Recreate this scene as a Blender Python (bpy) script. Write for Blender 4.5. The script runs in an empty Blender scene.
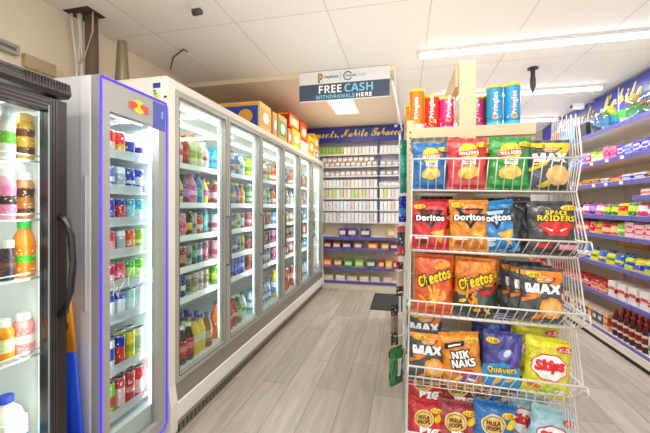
import bpy, bmesh, math, random
from mathutils import Vector, Matrix
random.seed(7)
C = bpy.context.scene.collection
PI = math.pi
# ------------------------------------------------------------------ camera numbers (level camera, 19 mm)
F = 343.0; TH = math.atan(79/343.0); CS, SN = math.cos(TH), math.sin(TH); ZC = 1.36
def at(px, py, Y):
    """point of the vertical plane y = Y seen at a pixel of the photograph"""
    k = (px-325)/F
    Zc = Y/(CS+SN*k)
    return Vector((Zc*(-SN+CS*k), Y, ZC-(py-207)/F*Zc))
# ------------------------------------------------------------------ materials
MATS = {}
def lin(c):
    return tuple((x/12.92 if x <= .04045 else ((x+.055)/1.055)**2.4) for x in c[:3])+(1,)
def hexc(h): return tuple(int(h[i:i+2], 16)/255 for i in (0, 2, 4))
def col(c): return lin(hexc(c) if isinstance(c, str) else c)
def newmat(name):
    m = bpy.data.materials.new(name); m.use_nodes = True
    nt = m.node_tree; b = nt.nodes['Principled BSDF']
    return m, nt, b
def M(c, rough=.5, metal=0, spec=.5, emit=0, coat=0):
    key = ('p', str(c), rough, metal, spec, emit, coat)
    if key in MATS: return MATS[key]
    m, nt, b = newmat('paint_'+str(c))
    b.inputs['Base Color'].default_value = col(c); b.inputs['Roughness'].default_value = rough
    b.inputs['Metallic'].default_value = metal; b.inputs['Specular IOR Level'].default_value = spec
    b.inputs['Coat Weight'].default_value = coat
    n = nt.nodes.new('ShaderNodeTexNoise'); n.inputs['Scale'].default_value = 9
    tc = nt.nodes.new('ShaderNodeTexCoord'); nt.links.new(tc.outputs['Object'], n.inputs['Vector'])
    mr = nt.nodes.new('ShaderNodeMapRange'); mr.inputs['To Min'].default_value = max(0, rough-.06); mr.inputs['To Max'].default_value = min(1, rough+.06)
    nt.links.new(n.outputs['Fac'], mr.inputs['Value']); nt.links.new(mr.outputs['Result'], b.inputs['Roughness'])
    if emit:
        b.inputs['Emission Color'].default_value = col(c); b.inputs['Emission Strength'].default_value = emit
    MATS[key] = m; return m
def glass(tint='ffffff', refl=.5, base=.03, key='g'):
    k = (key, tint, refl, base)
    if k in MATS: return MATS[k]
    m = bpy.data.materials.new('clear_glass'); m.use_nodes = True; nt = m.node_tree; nt.nodes.clear()
    o = nt.nodes.new('ShaderNodeOutputMaterial'); t = nt.nodes.new('ShaderNodeBsdfTransparent'); g = nt.nodes.new('ShaderNodeBsdfGlossy')
    t.inputs[0].default_value = col(tint); g.inputs['Roughness'].default_value = .03
    lw = nt.nodes.new('ShaderNodeLayerWeight'); lw.inputs[0].default_value = .5
    p = nt.nodes.new('ShaderNodeMath'); p.operation = 'POWER'; p.inputs[1].default_value = 3.5
    q = nt.nodes.new('ShaderNodeMath'); q.operation = 'MULTIPLY_ADD'; q.inputs[1].default_value = refl; q.inputs[2].default_value = base
    mx = nt.nodes.new('ShaderNodeMixShader')
    L = nt.links.new
    L(lw.outputs['Facing'], p.inputs[0]); L(p.outputs[0], q.inputs[0]); L(q.outputs[0], mx.inputs[0]); L(t.outputs[0], mx.inputs[1]); L(g.outputs[0], mx.inputs[2]); L(mx.outputs[0], o.inputs[0])
    MATS[k] = m; return m
def sat(c, k=1.3):
    import colorsys
    h, s, v = colorsys.rgb_to_hsv(*hexc(c)); return colorsys.hsv_to_rgb(h, min(1, s*k), v)
def frosted(c, fac):
    k = ('fr', c, fac)
    if k in MATS: return MATS[k]
    m = bpy.data.materials.new('frosted_acrylic'); m.use_nodes = True; nt = m.node_tree; b = nt.nodes['Principled BSDF']
    b.inputs['Base Color'].default_value = col(c); b.inputs['Roughness'].default_value = .3; b.inputs['Alpha'].default_value = fac
    MATS[k] = m; return m
def pack(c1, c2, c3='ffffff', rough=.4, scale=5.0, metal=0):
    """printed packaging: bands of two colours with blotches of print"""
    key = ('k', c1, c2, c3, rough, scale, metal)
    if key in MATS: return MATS[key]
    m, nt, b = newmat('printed_pack'); L = nt.links.new
    c1, c2 = sat(c1), sat(c2)
    b.inputs['Roughness'].default_value = rough; b.inputs['Metallic'].default_value = metal
    tc = nt.nodes.new('ShaderNodeTexCoord'); sp = nt.nodes.new('ShaderNodeSeparateXYZ'); L(tc.outputs['Generated'], sp.inputs[0])
    oi = nt.nodes.new('ShaderNodeObjectInfo')
    mul = nt.nodes.new('ShaderNodeMath'); mul.operation = 'MULTIPLY'; mul.inputs[1].default_value = 30; L(oi.outputs['Random'], mul.inputs[0])
    n = nt.nodes.new('ShaderNodeTexNoise'); n.noise_dimensions = '4D'; n.inputs['Scale'].default_value = scale*1.5; n.inputs['Detail'].default_value = 1.5
    mpg = nt.nodes.new('ShaderNodeMapping'); mpg.inputs['Scale'].default_value = (1, 1, 1.9); L(tc.outputs['Generated'], mpg.inputs[0]); L(mpg.outputs[0], n.inputs['Vector']); L(mul.outputs[0], n.inputs['W'])
    r = nt.nodes.new('ShaderNodeValToRGB'); cr = r.color_ramp; cr.interpolation = 'CONSTANT'
    z = random.Random(str(key)); a, bb = z.uniform(.15, .4), z.uniform(.5, .8)
    cr.elements[0].position = 0; cr.elements[0].color = col(c1); cr.elements[1].position = a; cr.elements[1].color = col(c2)
    e = cr.elements.new(bb); e.color = col(c1)
    L(sp.outputs['Z'], r.inputs[0])
    r2 = nt.nodes.new('ShaderNodeValToRGB'); c = r2.color_ramp; c.interpolation = 'CONSTANT'; c.elements[0].color = (0, 0, 0, 1); c.elements[1].position = .63; c.elements[1].color = (1, 1, 1, 1)
    L(n.outputs['Fac'], r2.inputs[0])
    mx = nt.nodes.new('ShaderNodeMix'); mx.data_type = 'RGBA'; L(r2.outputs[0], mx.inputs['Factor']); L(r.outputs[0], mx.inputs[6]); mx.inputs[7].default_value = col(c3)
    L(mx.outputs[2], b.inputs['Base Color'])
    MATS[key] = m; return m
def foil(c, rough=.32):
    key = ('f', c, rough)
    if key in MATS: return MATS[key]
    m, nt, b = newmat('foil_'+c); L = nt.links.new
    tc = nt.nodes.new('ShaderNodeTexCoord'); n = nt.nodes.new('ShaderNodeTexNoise'); n.inputs['Scale'].default_value = 17; n.inputs['Detail'].default_value = 4; n.inputs['Distortion'].default_value = 1.2
    L(tc.outputs['Object'], n.inputs['Vector'])
    r = nt.nodes.new('ShaderNodeMix'); r.data_type = 'RGBA'; L(n.outputs['Fac'], r.inputs['Factor'])
    k = col(c); r.inputs[6].default_value = tuple(x*.62 for x in k[:3])+(1,); r.inputs[7].default_value = tuple(min(1, x*1.4+.02) for x in k[:3])+(1,)
    L(r.outputs[2], b.inputs['Base Color']); b.inputs['Roughness'].default_value = rough; b.inputs['Coat Weight'].default_value = .6; b.inputs['Coat Roughness'].default_value = .18
    bp = nt.nodes.new('ShaderNodeBump'); bp.inputs['Strength'].default_value = .9; bp.inputs['Distance'].default_value = .02; L(n.outputs['Fac'], bp.inputs['Height']); L(bp.outputs[0], b.inputs['Normal'])
    MATS[key] = m; return m
# ------------------------------------------------------------------ text
FONT = {}
def styl(s, st):
    U, Lc = {'script': (0x1D4D0, 0x1D4EA), 'bold': (0x1D5D4, 0x1D5EE), 'slant': (0x1D63C, 0x1D656)}[st]
    out = ''
    for c in s:
        if c.isascii() and c.isupper(): out += chr(U+ord(c)-65)
        elif c.isascii() and c.islower(): out += chr(Lc+ord(c)-97)
        elif c.isdigit() and st != 'script': out += chr(0x1D7EC+int(c))
        else: out += c
    return out
def textmesh(s, st='bold', off=0.0):
    key = (s, st, off)
    if key not in FONT:
        c = bpy.data.curves.new('t', 'FONT'); c.body = styl(s, st); c.size = 1; c.offset = off; c.resolution_u = 3
        o = bpy.data.objects.new('t', c); m = bpy.data.meshes.new_from_object(o)
        vs = [(v.co.x, v.co.y) for v in m.vertices]; fs = [tuple(p.vertices) for p in m.polygons]
        bpy.data.objects.remove(o); bpy.data.curves.remove(c); bpy.data.meshes.remove(m)
        FONT[key] = (vs, fs)
    return FONT[key]
def fit_text(s, width=None, height=None, st='bold', off=0.0):
    """verts centred on the origin and scaled to a width and/or height (measured on the un-thickened text)"""
    b, _ = textmesh(s, st, 0.0); v, f = textmesh(s, st, off)
    x0, x1 = min(p[0] for p in b), max(p[0] for p in b); y0, y1 = min(p[1] for p in b), max(p[1] for p in b)
    sx = width/(x1-x0) if width else None; sy = height/(y1-y0) if height else None
    if sx is None: sx = sy
    if sy is None: sy = sx
    return [((p[0]-(x0+x1)/2)*sx, (p[1]-(y0+y1)/2)*sy) for p in v], f
# ------------------------------------------------------------------ mesh builder
class MB:
    def __init__(s): s.v = []; s.f = []; s.m = []; s.sm = []; s.mats = []
    def mi(s, mat):
        if mat not in s.mats: s.mats.append(mat)
        return s.mats.index(mat)
    def add(s, vs, fs, mat, smooth=False):
        o = len(s.v); s.v += [tuple(p) for p in vs]; i = s.mi(mat)
        for f in fs: s.f.append(tuple(o+k for k in f)); s.m.append(i); s.sm.append(smooth)
    def box(s, x0, x1, y0, y1, z0, z1, mat):
        vs = [(x, y, z) for x in (x0, x1) for y in (y0, y1) for z in (z0, z1)]
        s.add(vs, [(0, 1, 3, 2), (4, 6, 7, 5), (0, 4, 5, 1), (2, 3, 7, 6), (0, 2, 6, 4), (1, 5, 7, 3)], mat)
        return s
    def rbox(s, x0, x1, y0, y1, z0, z1, mat, r=.004):
        """box with chamfered vertical edges"""
        r = min(r, (x1-x0)/3, (y1-y0)/3)
        P = [(x0+r, y0), (x1-r, y0), (x1, y0+r), (x1, y1-r), (x1-r, y1), (x0+r, y1), (x0, y1-r), (x0, y0+r)]
        return s.prism(P, z0, z1, mat)
    def prism(s, P, z0, z1, mat, smooth=False):
        n = len(P); vs = [(x, y, z0) for x, y in P]+[(x, y, z1) for x, y in P]
        s.add(vs, [(i, (i+1) % n, n+(i+1) % n, n+i) for i in range(n)]+[tuple(range(n-1, -1, -1)), tuple(range(n, 2*n))], mat, smooth); return s
    def prismY(s, P, y0, y1, mat):
        n = len(P); vs = [(x, y0, z) for x, z in P]+[(x, y1, z) for x, z in P]
        s.add(vs, [(i, (i+1) % n, n+(i+1) % n, n+i) for i in range(n)]+[tuple(range(n-1, -1, -1)), tuple(range(n, 2*n))], mat); return s
    def prismX(s, P, x0, x1, mat):
        n = len(P); vs = [(x0, y, z) for y, z in P]+[(x1, y, z) for y, z in P]
        s.add(vs, [(i, (i+1) % n, n+(i+1) % n, n+i) for i in range(n)]+[tuple(range(n-1, -1, -1)), tuple(range(n, 2*n))], mat); return s
    def tube(s, pts, r, mat, n=5, closed=False):
        pts = [Vector(p) for p in pts]; rs = r if isinstance(r, (list, tuple)) else [r]*len(pts)
        vs = []; fs = []
        for i, p in enumerate(pts):
            a = pts[i-1] if i > 0 else (pts[-1] if closed else p); b = pts[i+1] if i < len(pts)-1 else (pts[0] if closed else p)
            d = (b-a).normalized(); u = d.cross(Vector((0, 0, 1)) if abs(d.z) < .9 else Vector((0, 1, 0))).normalized(); w = d.cross(u)
            vs += [p+(u*math.cos(2*PI*k/n)+w*math.sin(2*PI*k/n))*rs[i] for k in range(n)]
        m = len(pts)
        for i in range(m if closed else m-1):
            j = (i+1) % m
            fs += [(i*n+k, i*n+(k+1) % n, j*n+(k+1) % n, j*n+k) for k in range(n)]
        if not closed: fs += [tuple(range(n-1, -1, -1)), tuple(range((m-1)*n, m*n))]
        s.add(vs, fs, mat, True); return s
    def lathe(s, prof, mat, n=14, c=(0, 0, 0), smooth=True):
        vs = []; fs = []
        for r, z in prof: vs += [(c[0]+r*math.cos(2*PI*k/n), c[1]+r*math.sin(2*PI*k/n), c[2]+z) for k in range(n)]
        for i in range(len(prof)-1): fs += [(i*n+k, i*n+(k+1) % n, (i+1)*n+(k+1) % n, (i+1)*n+k) for k in range(n)]
        s.add(vs, fs, mat, smooth)
        s.add(vs[:n], [tuple(range(n-1, -1, -1))], mat); s.add(vs[-n:], [tuple(range(n))], mat); return s
    def flat(s, vf, o, u, w, mat):
        """2D verts/faces laid on a plane at origin o with axes u, w"""
        o, u, w = Vector(o), Vector(u), Vector(w)
        s.add([o+u*a+w*b for a, b in vf[0]], vf[1], mat); return s
    def mesh(s, name='mesh'):
        me = bpy.data.meshes.new(name); me.from_pydata(s.v, [], s.f)
        for m in s.mats: me.materials.append(m)
        me.polygons.foreach_set('material_index', s.m); me.polygons.foreach_set('use_smooth', s.sm); me.update(); return me
    def build(s, name, parent=None, loc=(0, 0, 0)):
        o = bpy.data.objects.new(name, s.mesh(name)); o.location = loc; C.objects.link(o)
        if parent is not None: o.parent = parent
        return o
def tag(o, label, cat, group=None, kind=None):
    if label: o['label'] = label
    if cat: o['category'] = cat
    if group: o['group'] = group
    if kind: o['kind'] = kind
    return o
def thing(name, label, cat, loc=(0, 0, 0), group=None):
    o = bpy.data.objects.new(name, None); o.empty_display_size = .05; o.location = loc; C.objects.link(o)
    return tag(o, label, cat, group)
def struct(o): o['kind'] = 'structure'; return o
def ell(rx, rz, cx=0, cz=0, rot=0, n=20):
    c, s_ = math.cos(rot), math.sin(rot)
    return [(cx+rx*math.cos(2*PI*k/n)*c-rz*math.sin(2*PI*k/n)*s_, cz+rx*math.cos(2*PI*k/n)*s_+rz*math.sin(2*PI*k/n)*c) for k in range(n)]
def poly(P): return (P, [tuple(range(len(P)))])
def rect(w, h, cx=0, cz=0): return [(cx-w/2, cz-h/2), (cx+w/2, cz-h/2), (cx+w/2, cz+h/2), (cx-w/2, cz+h/2)]
ORD = 'first second third fourth fifth sixth seventh eighth ninth tenth eleventh twelfth thirteenth fourteenth fifteenth sixteenth seventeenth eighteenth nineteenth twentieth twenty-first twenty-second twenty-third twenty-fourth twenty-fifth twenty-sixth twenty-seventh twenty-eighth'.split()

H = 2.75; XL = -2.38; XR = 2.45; YB = 5.9; YE = 7.3; YF = -1.6
# ------------------------------------------------------------------ room
def m_floor():
    m, nt, b = newmat('greige_planks'); L = nt.links.new
    tc = nt.nodes.new('ShaderNodeTexCoord'); mp = nt.nodes.new('ShaderNodeMapping'); mp.inputs['Rotation'].default_value = (0, 0, PI/2); L(tc.outputs['Object'], mp.inputs[0])
    br = nt.nodes.new('ShaderNodeTexBrick'); br.offset = .37; br.inputs['Scale'].default_value = 1; br.inputs['Brick Width'].default_value = 1.25; br.inputs['Row Height'].default_value = .215
    br.inputs['Mortar Size'].default_value = .0018; br.inputs['Mortar Smooth'].default_value = .2; br.inputs['Bias'].default_value = -.1
    br.inputs['Color1'].default_value = col('c3b9ae'); br.inputs['Color2'].default_value = col('aca297'); br.inputs['Mortar'].default_value = col('6f665c')
    L(mp.outputs[0], br.inputs['Vector'])
    mp2 = nt.nodes.new('ShaderNodeMapping'); mp2.inputs['Scale'].default_value = (9, .9, 1); L(tc.outputs['Object'], mp2.inputs[0])
    n = nt.nodes.new('ShaderNodeTexNoise'); n.inputs['Scale'].default_value = 2.4; n.inputs['Detail'].default_value = 6; n.inputs['Distortion'].default_value = .7; L(mp2.outputs[0], n.inputs['Vector'])
    mr = nt.nodes.new('ShaderNodeMapRange'); mr.inputs['From Min'].default_value = .3; mr.inputs['From Max'].default_value = .7; mr.inputs['To Min'].default_value = .8; mr.inputs['To Max'].default_value = 1.1; L(n.outputs['Fac'], mr.inputs[0])
    mx = nt.nodes.new('ShaderNodeMix'); mx.data_type = 'RGBA'; mx.blend_type = 'MULTIPLY'; mx.inputs['Factor'].default_value = 1; L(br.outputs['Color'], mx.inputs[6]); L(mr.outputs[0], mx.inputs[7])
    L(mx.outputs[2], b.inputs['Base Color']); b.inputs['Roughness'].default_value = .38
    bp = nt.nodes.new('ShaderNodeBump'); bp.inputs['Strength'].default_value = .25; bp.inputs['Distance'].default_value = .004; bp.invert = True; L(br.outputs['Fac'], bp.inputs['Height']); L(bp.outputs[0], b.inputs['Normal'])
    return m
def m_plaster(c, c2, scale=1.2):
    m, nt, b = newmat('plaster'); L = nt.links.new
    tc = nt.nodes.new('ShaderNodeTexCoord'); n = nt.nodes.new('ShaderNodeTexNoise'); n.inputs['Scale'].default_value = scale; n.inputs['Detail'].default_value = 3; L(tc.outputs['Object'], n.inputs[0])
    mx = nt.nodes.new('ShaderNodeMix'); mx.data_type = 'RGBA'; L(n.outputs['Fac'], mx.inputs['Factor']); mx.inputs[6].default_value = col(c); mx.inputs[7].default_value = col(c2)
    L(mx.outputs[2], b.inputs['Base Color']); b.inputs['Roughness'].default_value = .85
    return m
def m_ceiling():
    m, nt, b = newmat('ceiling_panels'); L = nt.links.new
    tc = nt.nodes.new('ShaderNodeTexCoord'); mp = nt.nodes.new('ShaderNodeMapping'); mp.inputs['Location'].default_value = (-.18, .03, 0); L(tc.outputs['Object'], mp.inputs[0])
    br = nt.nodes.new('ShaderNodeTexBrick'); br.offset = 0; br.inputs['Scale'].default_value = 1; br.inputs['Brick Width'].default_value = .71; br.inputs['Row Height'].default_value = 1.2
    br.inputs['Mortar Size'].default_value = .006; br.inputs['Mortar Smooth'].default_value = .6
    br.inputs['Color1'].default_value = col('eeebe5'); br.inputs['Color2'].default_value = col('ebe7e1'); br.inputs['Mortar'].default_value = col('cfc9c0'); L(mp.outputs[0], br.inputs['Vector'])
    sp = nt.nodes.new('ShaderNodeSeparateXYZ'); L(tc.outputs['Object'], sp.inputs[0])
    L(br.outputs['Color'], b.inputs['Base Color']); b.inputs['Roughness'].default_value = .8
    bp = nt.nodes.new('ShaderNodeBump'); bp.inputs['Strength'].default_value = .3; bp.inputs['Distance'].default_value = .004; bp.invert = True; L(br.outputs['Fac'], bp.inputs['Height']); L(bp.outputs[0], b.inputs['Normal'])
    return m
struct(MB().box(XL, XR, YF, YE, -.1, 0, m_floor()).build('floor'))
struct(MB().box(XL, XR, YF, YE, H, H+.1, m_ceiling()).build('ceiling'))
warm = m_plaster('efe3cf', 'ebdcc4'); white = m_plaster('e9e6e0', 'e2dfd8')
struct(MB().box(XL-.1, XL, YF, YE, 0, H, warm).build('wall_left'))
struct(MB().box(XR, XR+.1, YF, YE, 0, H, white).build('wall_right'))
struct(MB().box(XL, XR, YE, YE+.1, 0, H, white).build('wall_back'))
struct(MB().box(XL, .02, YB, YB+.08, 0, H, warm).build('wall_alcove'))
# lower ceiling of the alcove behind the hanging sign, with its light edge strip
struct(MB().box(XL, -.10, 3.44, YB, H-.03, H-.001, m_plaster('e0d2bd', 'd8c9b2')).build('ceiling_alcove'))
struct(MB().box(XL, -.08, 3.42, 3.44, H-.045, H-.001, M('efe2c8', .6)).build('trim_1'))
struct(MB().box(-.10, -.08, 3.44, YB, H-.045, H-.001, M('f2eee6', .6)).build('trim_2'))

# ------------------------------------------------------------------ product prototypes
PROTO = {}
def put(proto, name, label, cat, loc, group=None, rz=0, small=False, mat=None, rx=0, ry=0, sc=1):
    """proto: list of (part name, mesh); a single entry becomes a one-mesh thing"""
    if len(proto) == 1:
        o = bpy.data.objects.new(name, proto[0][1]); C.objects.link(o)
    else:
        o = bpy.data.objects.new(name, None); o.empty_display_size = .03; C.objects.link(o)
        for pn, me in proto:
            c = bpy.data.objects.new(pn, me); C.objects.link(c); c.parent = o
    o.location = loc; o.rotation_euler = (rx, ry, rz)
    if sc != 1: o.scale = (sc, sc, sc)
    if mat is not None: o.matrix_world = mat @ Matrix.LocRotScale(Vector(loc), o.rotation_euler, Vector((sc, sc, sc)))
    return tag(o, label, cat, group)
def bottle(body, cap, lab=None, r=.032, h=.2, neck=.4, small=False, n=12, lz=(.22, .6)):
    key = ('bottle', body, cap, str(lab), r, h, neck, small, lz)
    if key in PROTO: return PROTO[key]
    bm = M(body, .2, coat=.3); cm = M(cap, .4)
    zs = h*(1-neck); rn = r*.4
    prof = [(r*.86, 0), (r, .012), (r, zs*.45), (r*.95, zs*.6), (r, zs*.8), (r*.97, zs), (r*.75, zs+(h-zs)*.35), (rn, zs+(h-zs)*.68), (rn, h-.014)]
    capp = [(rn+.004, h-.02), (rn+.004, h-.001), (rn+.001, h)]
    lp = [(r+.0012, h*lz[0]), (r+.0012, h*lz[1])]
    if small:
        mb = MB().lathe(prof, bm, 8); mb.lathe(capp, cm, 8)
        if lab: mb.lathe(lp, lab, 8)
        out = [('drink_bottle', mb.mesh())]
    else:
        out = [('bottle_body', MB().lathe(prof, bm, n).mesh()), ('cap', MB().lathe(capp, cm, 10).mesh())]
        if lab: out.append(('label_sleeve', MB().lathe(lp, lab, n).mesh()))
    PROTO[key] = out; return out
def can(mat, r=.03, h=.125, lid='c9ccd0', small=False):
    key = ('can', mat.name, r, h, lid, small)
    if key in PROTO: return PROTO[key]
    a = [(r*.8, 0), (r, .008), (r, h-.012), (r*.9, h-.003)]; b = [(r*.9, h-.003), (r*.92, h), (r*.84, h), (r*.82, h-.004)]
    lm = M(lid, .3, .6)
    if small: out = [('drink_can', MB().lathe(a, mat, 8).lathe(b, lm, 8).mesh())]
    else: out = [('can_body', MB().lathe(a, mat, 14).mesh()), ('can_lid', MB().lathe(b, lm, 14).mesh())]
    PROTO[key] = out; return out
def carton(mat, w, d, h, lab=None):
    key = ('box', mat.name, w, d, h, str(lab))
    if key in PROTO: return PROTO[key]
    out = [('carton_body', MB().rbox(-w/2, w/2, -d/2, d/2, 0, h, mat, .002).mesh())]
    if lab is not None:
        out.append(('printed_panel', MB().box(-w*.38, w*.38, -d/2-.001, -d/2, h*.3, h*.75, lab).mesh()))
    PROTO[key] = out; return out
def pouch(mat, w, h, d=.03):
    key = ('pouch', mat.name, w, h, d)
    if key in PROTO: return PROTO[key]
    nu, nv = 6, 7; vs = []; fs = []
    for s in (-1, 1):
        for j in range(nv+1):
            for i in range(nu+1):
                u, v = i/nu*2-1, j/nv
                t = max(0, 1-abs(u)**2.4)**.6*max(0, 1-abs(2*v-1)**4)**.6
                vs.append((u*w/2*(1-.05*math.sin(PI*v)), s*d/2*t+.001*s, v*h))
    k = (nu+1)*(nv+1)
    for s in (0, 1):
        for j in range(nv):
            for i in range(nu):
                a = s*k+j*(nu+1)+i; q = (a, a+1, a+nu+2, a+nu+1); fs.append(q if s == 0 else q[::-1])
    mb = MB(); mb.add(vs, fs, mat, True); out = [('snack_pouch', mb.mesh())]
    PROTO[key] = out; return out

# ------------------------------------------------------------------ drinks cooler along the left wall
CX = -1.31; CB = -2.25; CY0, PITCH, ND = 1.765, .62, 6; CY1 = CY0+PITCH*ND; CT = 2.11
alu = M('aeaba4', .4, .1); casew = M('e9e4da', .5); liner = M('b9c2c2', .5); lipm = M('e4ecee', .35); dark = M('2b2825', .6)
cool = thing('drinks_cooler', 'long white drinks cooler with six glass doors along the wall', 'drinks cooler', (0, 0, 0))
for y0, y1, nm in ((1.705, 1.765, 'end_panel'), (CY1, CY1+.06, 'end_panel')):
    MB().prismY([(CB, .02), (CX+.0, .02), (CX+.019, .06), (CX+.019, .22), (CX+.002, .32), (CX+.002, CT-.01), (CX-.01, CT), (CB, CT)], y0, y1, casew).build(nm, cool)
MB().prismY([(CB, 2.05), (CX, 2.05), (CX+.004, 2.06), (CX+.004, CT-.012), (CX-.012, CT), (CB, CT)], 1.765, CY1, casew).build('canopy', cool)
MB().box(CB, CB+.06, 1.765, CY1, .1, 2.05, liner).build('back_liner', cool)
MB().prismY([(CB, .06), (CX-.03, .06), (CX-.03, .3), (CX-.05, .325), (CB, .325)], 1.765, CY1, M('dfe3e2', .45)).build('bottom_deck', cool)
MB().prismY([(CX-.03, .315), (CX-.004, .315), (CX+.012, .215), (CX-.03, .215)], 1.765, CY1, M('8f8c86', .4, .3)).build('sill_strip', cool)
MB().prismY([(CX-.03, .215), (CX+.012, .215), (CX+.018, .208), (CX+.018, .11), (CX+.012, .102), (CX-.03, .102)], 1.765, CY1, M('ecebe7', .4)).build('bumper', cool)
kg = MB().prismY([(CX-.03, .102), (CX+.008, .102), (CX-.004, .062), (CX-.03, .062)], 1.765, CY1, M('a5a29c', .5)).build('kick_strip', cool)
g = MB().box(CX-.05, CX-.018, 1.765, CY1, 0.0, .062, dark)
for i in range(88):
    y = 1.78+i*.0425; g.box(CX-.018, CX-.008, y, y+.022, .008, .056, M('7a746a', .6))
g.build('grille', cool)
# shelves with ticket strips and lights
SZ = [1.645, 1.385, 1.165, .955, .755]
for z in SZ:
    sh = MB().box(CB+.06, CX-.115, 1.77, CY1-.005, z-.012, z, M('f0f3f3', .4)).build('shelf', cool)
    MB().prismY([(CX-.115, z+.006), (CX-.10, z-.03), (CX-.105, z-.034), (CX-.122, z+.006)], 1.77, CY1-.005, lipm).build('ticket_strip', sh)
LED = M('f4fbff', .5, emit=3.2); LED2 = M('f0f8fa', .5, emit=.7)
MB().box(CX-.19, CX-.175, 1.79, CY1-.03, 2.025, 2.04, LED).build('light_tube', cool)
MB().box(CX-.5, CX-.485, 1.79, CY1-.03, 2.025, 2.04, LED).build('light_tube', cool)
gl = glass('f2f8f6', .45, .035)
for i in range(ND):
    y0 = CY0+i*PITCH+.004; y1 = y0+PITCH-.008; z0, z1 = .318, 2.045; w = .034; x0, x1 = CX-.028, CX+.004
    d = MB()
    d.box(x0, x1, y0, y0+w, z0, z1, alu); d.box(x0, x1, y1-w, y1, z0, z1, alu); d.box(x0, x1, y0+w, y1-w, z0, z0+w, alu); d.box(x0, x1, y0+w, y1-w, z1-w, z1, alu)
    dd = d.build('door', cool)
    s = MB(); e = .006; k9 = M('4b4a47', .6)
    s.box(x1-.001, x1+.0005, y0+w-e, y0+w, z0+w, z1-w, k9); s.box(x1-.001, x1+.0005, y1-w, y1-w+e, z0+w, z1-w, k9)
    s.box(x1-.001, x1+.0005, y0+w, y1-w, z0+w-e, z0+w, k9); s.box(x1-.001, x1+.0005, y0+w, y1-w, z1-w, z1-w+e, k9); s.build('glazing_seal', dd)
    MB().box(x0+.01, x0+.014, y0+w, y1-w, z0+w, z1-w, gl).build('glass_pane', dd)
    hy = y1-.017
    MB().tube([(x1, hy, .92), (x1+.03, hy, .93), (x1+.03, hy, 1.28), (x1, hy, 1.29)], .008, M('7d756c', .35, .5), 6).build('handle', dd)
    MB().box(CX-.075, CX-.055, y1-.012, y1+.006, .36, 2.0, LED2).build('light_strip', cool)
    MB().box(CX-.055, CX-.03, y1-.02, y1+.016, .33, 2.04, M('d9dbda', .4)).build('mullion', cool)
# energy label on the end panel
el = MB(); ox = at(160, 84, 1.70)
el.box(ox.x-.055, ox.x+.05, 1.7035, 1.7049, ox.z-.17, ox.z+.015, M('f0ece2', .6)); el.box(ox.x-.05, ox.x-.0, 1.7025, 1.7036, ox.z-.02, ox.z+.01, M('26479c'))
for i, c in enumerate(['2fa04a', '7dbb3e', 'c8d433', 'f3e02c', 'f0ad2e', 'e5702c', 'd9332a']):
    el.box(ox.x-.048, ox.x-.03+.01*i, 1.7025, 1.7036, ox.z-.042-.017*i, ox.z-.028-.017*i, M(c))
el.box(ox.x+.022, ox.x+.042, 1.7025, 1.7036, ox.z-.08, ox.z-.068, M('3a3a3a'))
el.build('energy_label', cool)

def ck(s): return s.split('|')
# door -> shelf -> list of (kind, colours)
B = lambda body, cap, c1, c2, r=.031, h=.19, nm='bottle', w=None: ('b', body, cap, c1, c2, r, h, nm)
K = lambda c1, c2, nm, c3='ffffff', r=.029, h=.125: ('k', c1, c2, c3, r, h, nm)
def shelf_fill(door, sh, z, items, x=CX-.16, rows=1):
    n = len(items); y0 = CY0+door*PITCH+.045; y1 = CY0+(door+1)*PITCH-.045
    small = door >= 3
    for rr in range(rows):
        for i, it in enumerate(items):
            y = y0+(i+.5)*(y1-y0)/n+random.uniform(-.003, .003); xx = x-rr*.075+random.uniform(-.006, .006)
            where = f"{ORD[i]} along, {sh}, {ORD[door]} cooler door{', rear row' if rr else ''}"
            grp = f"drinks on {sh} behind the {ORD[door]} cooler door"
            if it[0] == 'b':
                _, body, cap, c1, c2, r, h, nm = it
                put(bottle(body, cap, pack(c1, c2, 'ffffff'), r*1.12, round(h*(1.15 if sh == 'top shelf' else 1.04), 3), small=small, lz=(.16, .62)), 'drink_bottle', f"{nm}, {where}", 'bottle', (xx, y, z), grp, random.uniform(0, 6))
            else:
                _, c1, c2, c3, r, h, nm = it
                put(can(pack(c1, c2, c3, .35, 4), r*1.12, h*1.1, small=small), 'drink_can', f"{nm}, {where}", 'drink can', (xx, y, z), grp, random.uniform(0, 6))
SN_ = ['top shelf', 'second shelf', 'third shelf', 'fourth shelf', 'fifth shelf', 'bottom deck']
D = {}
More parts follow.
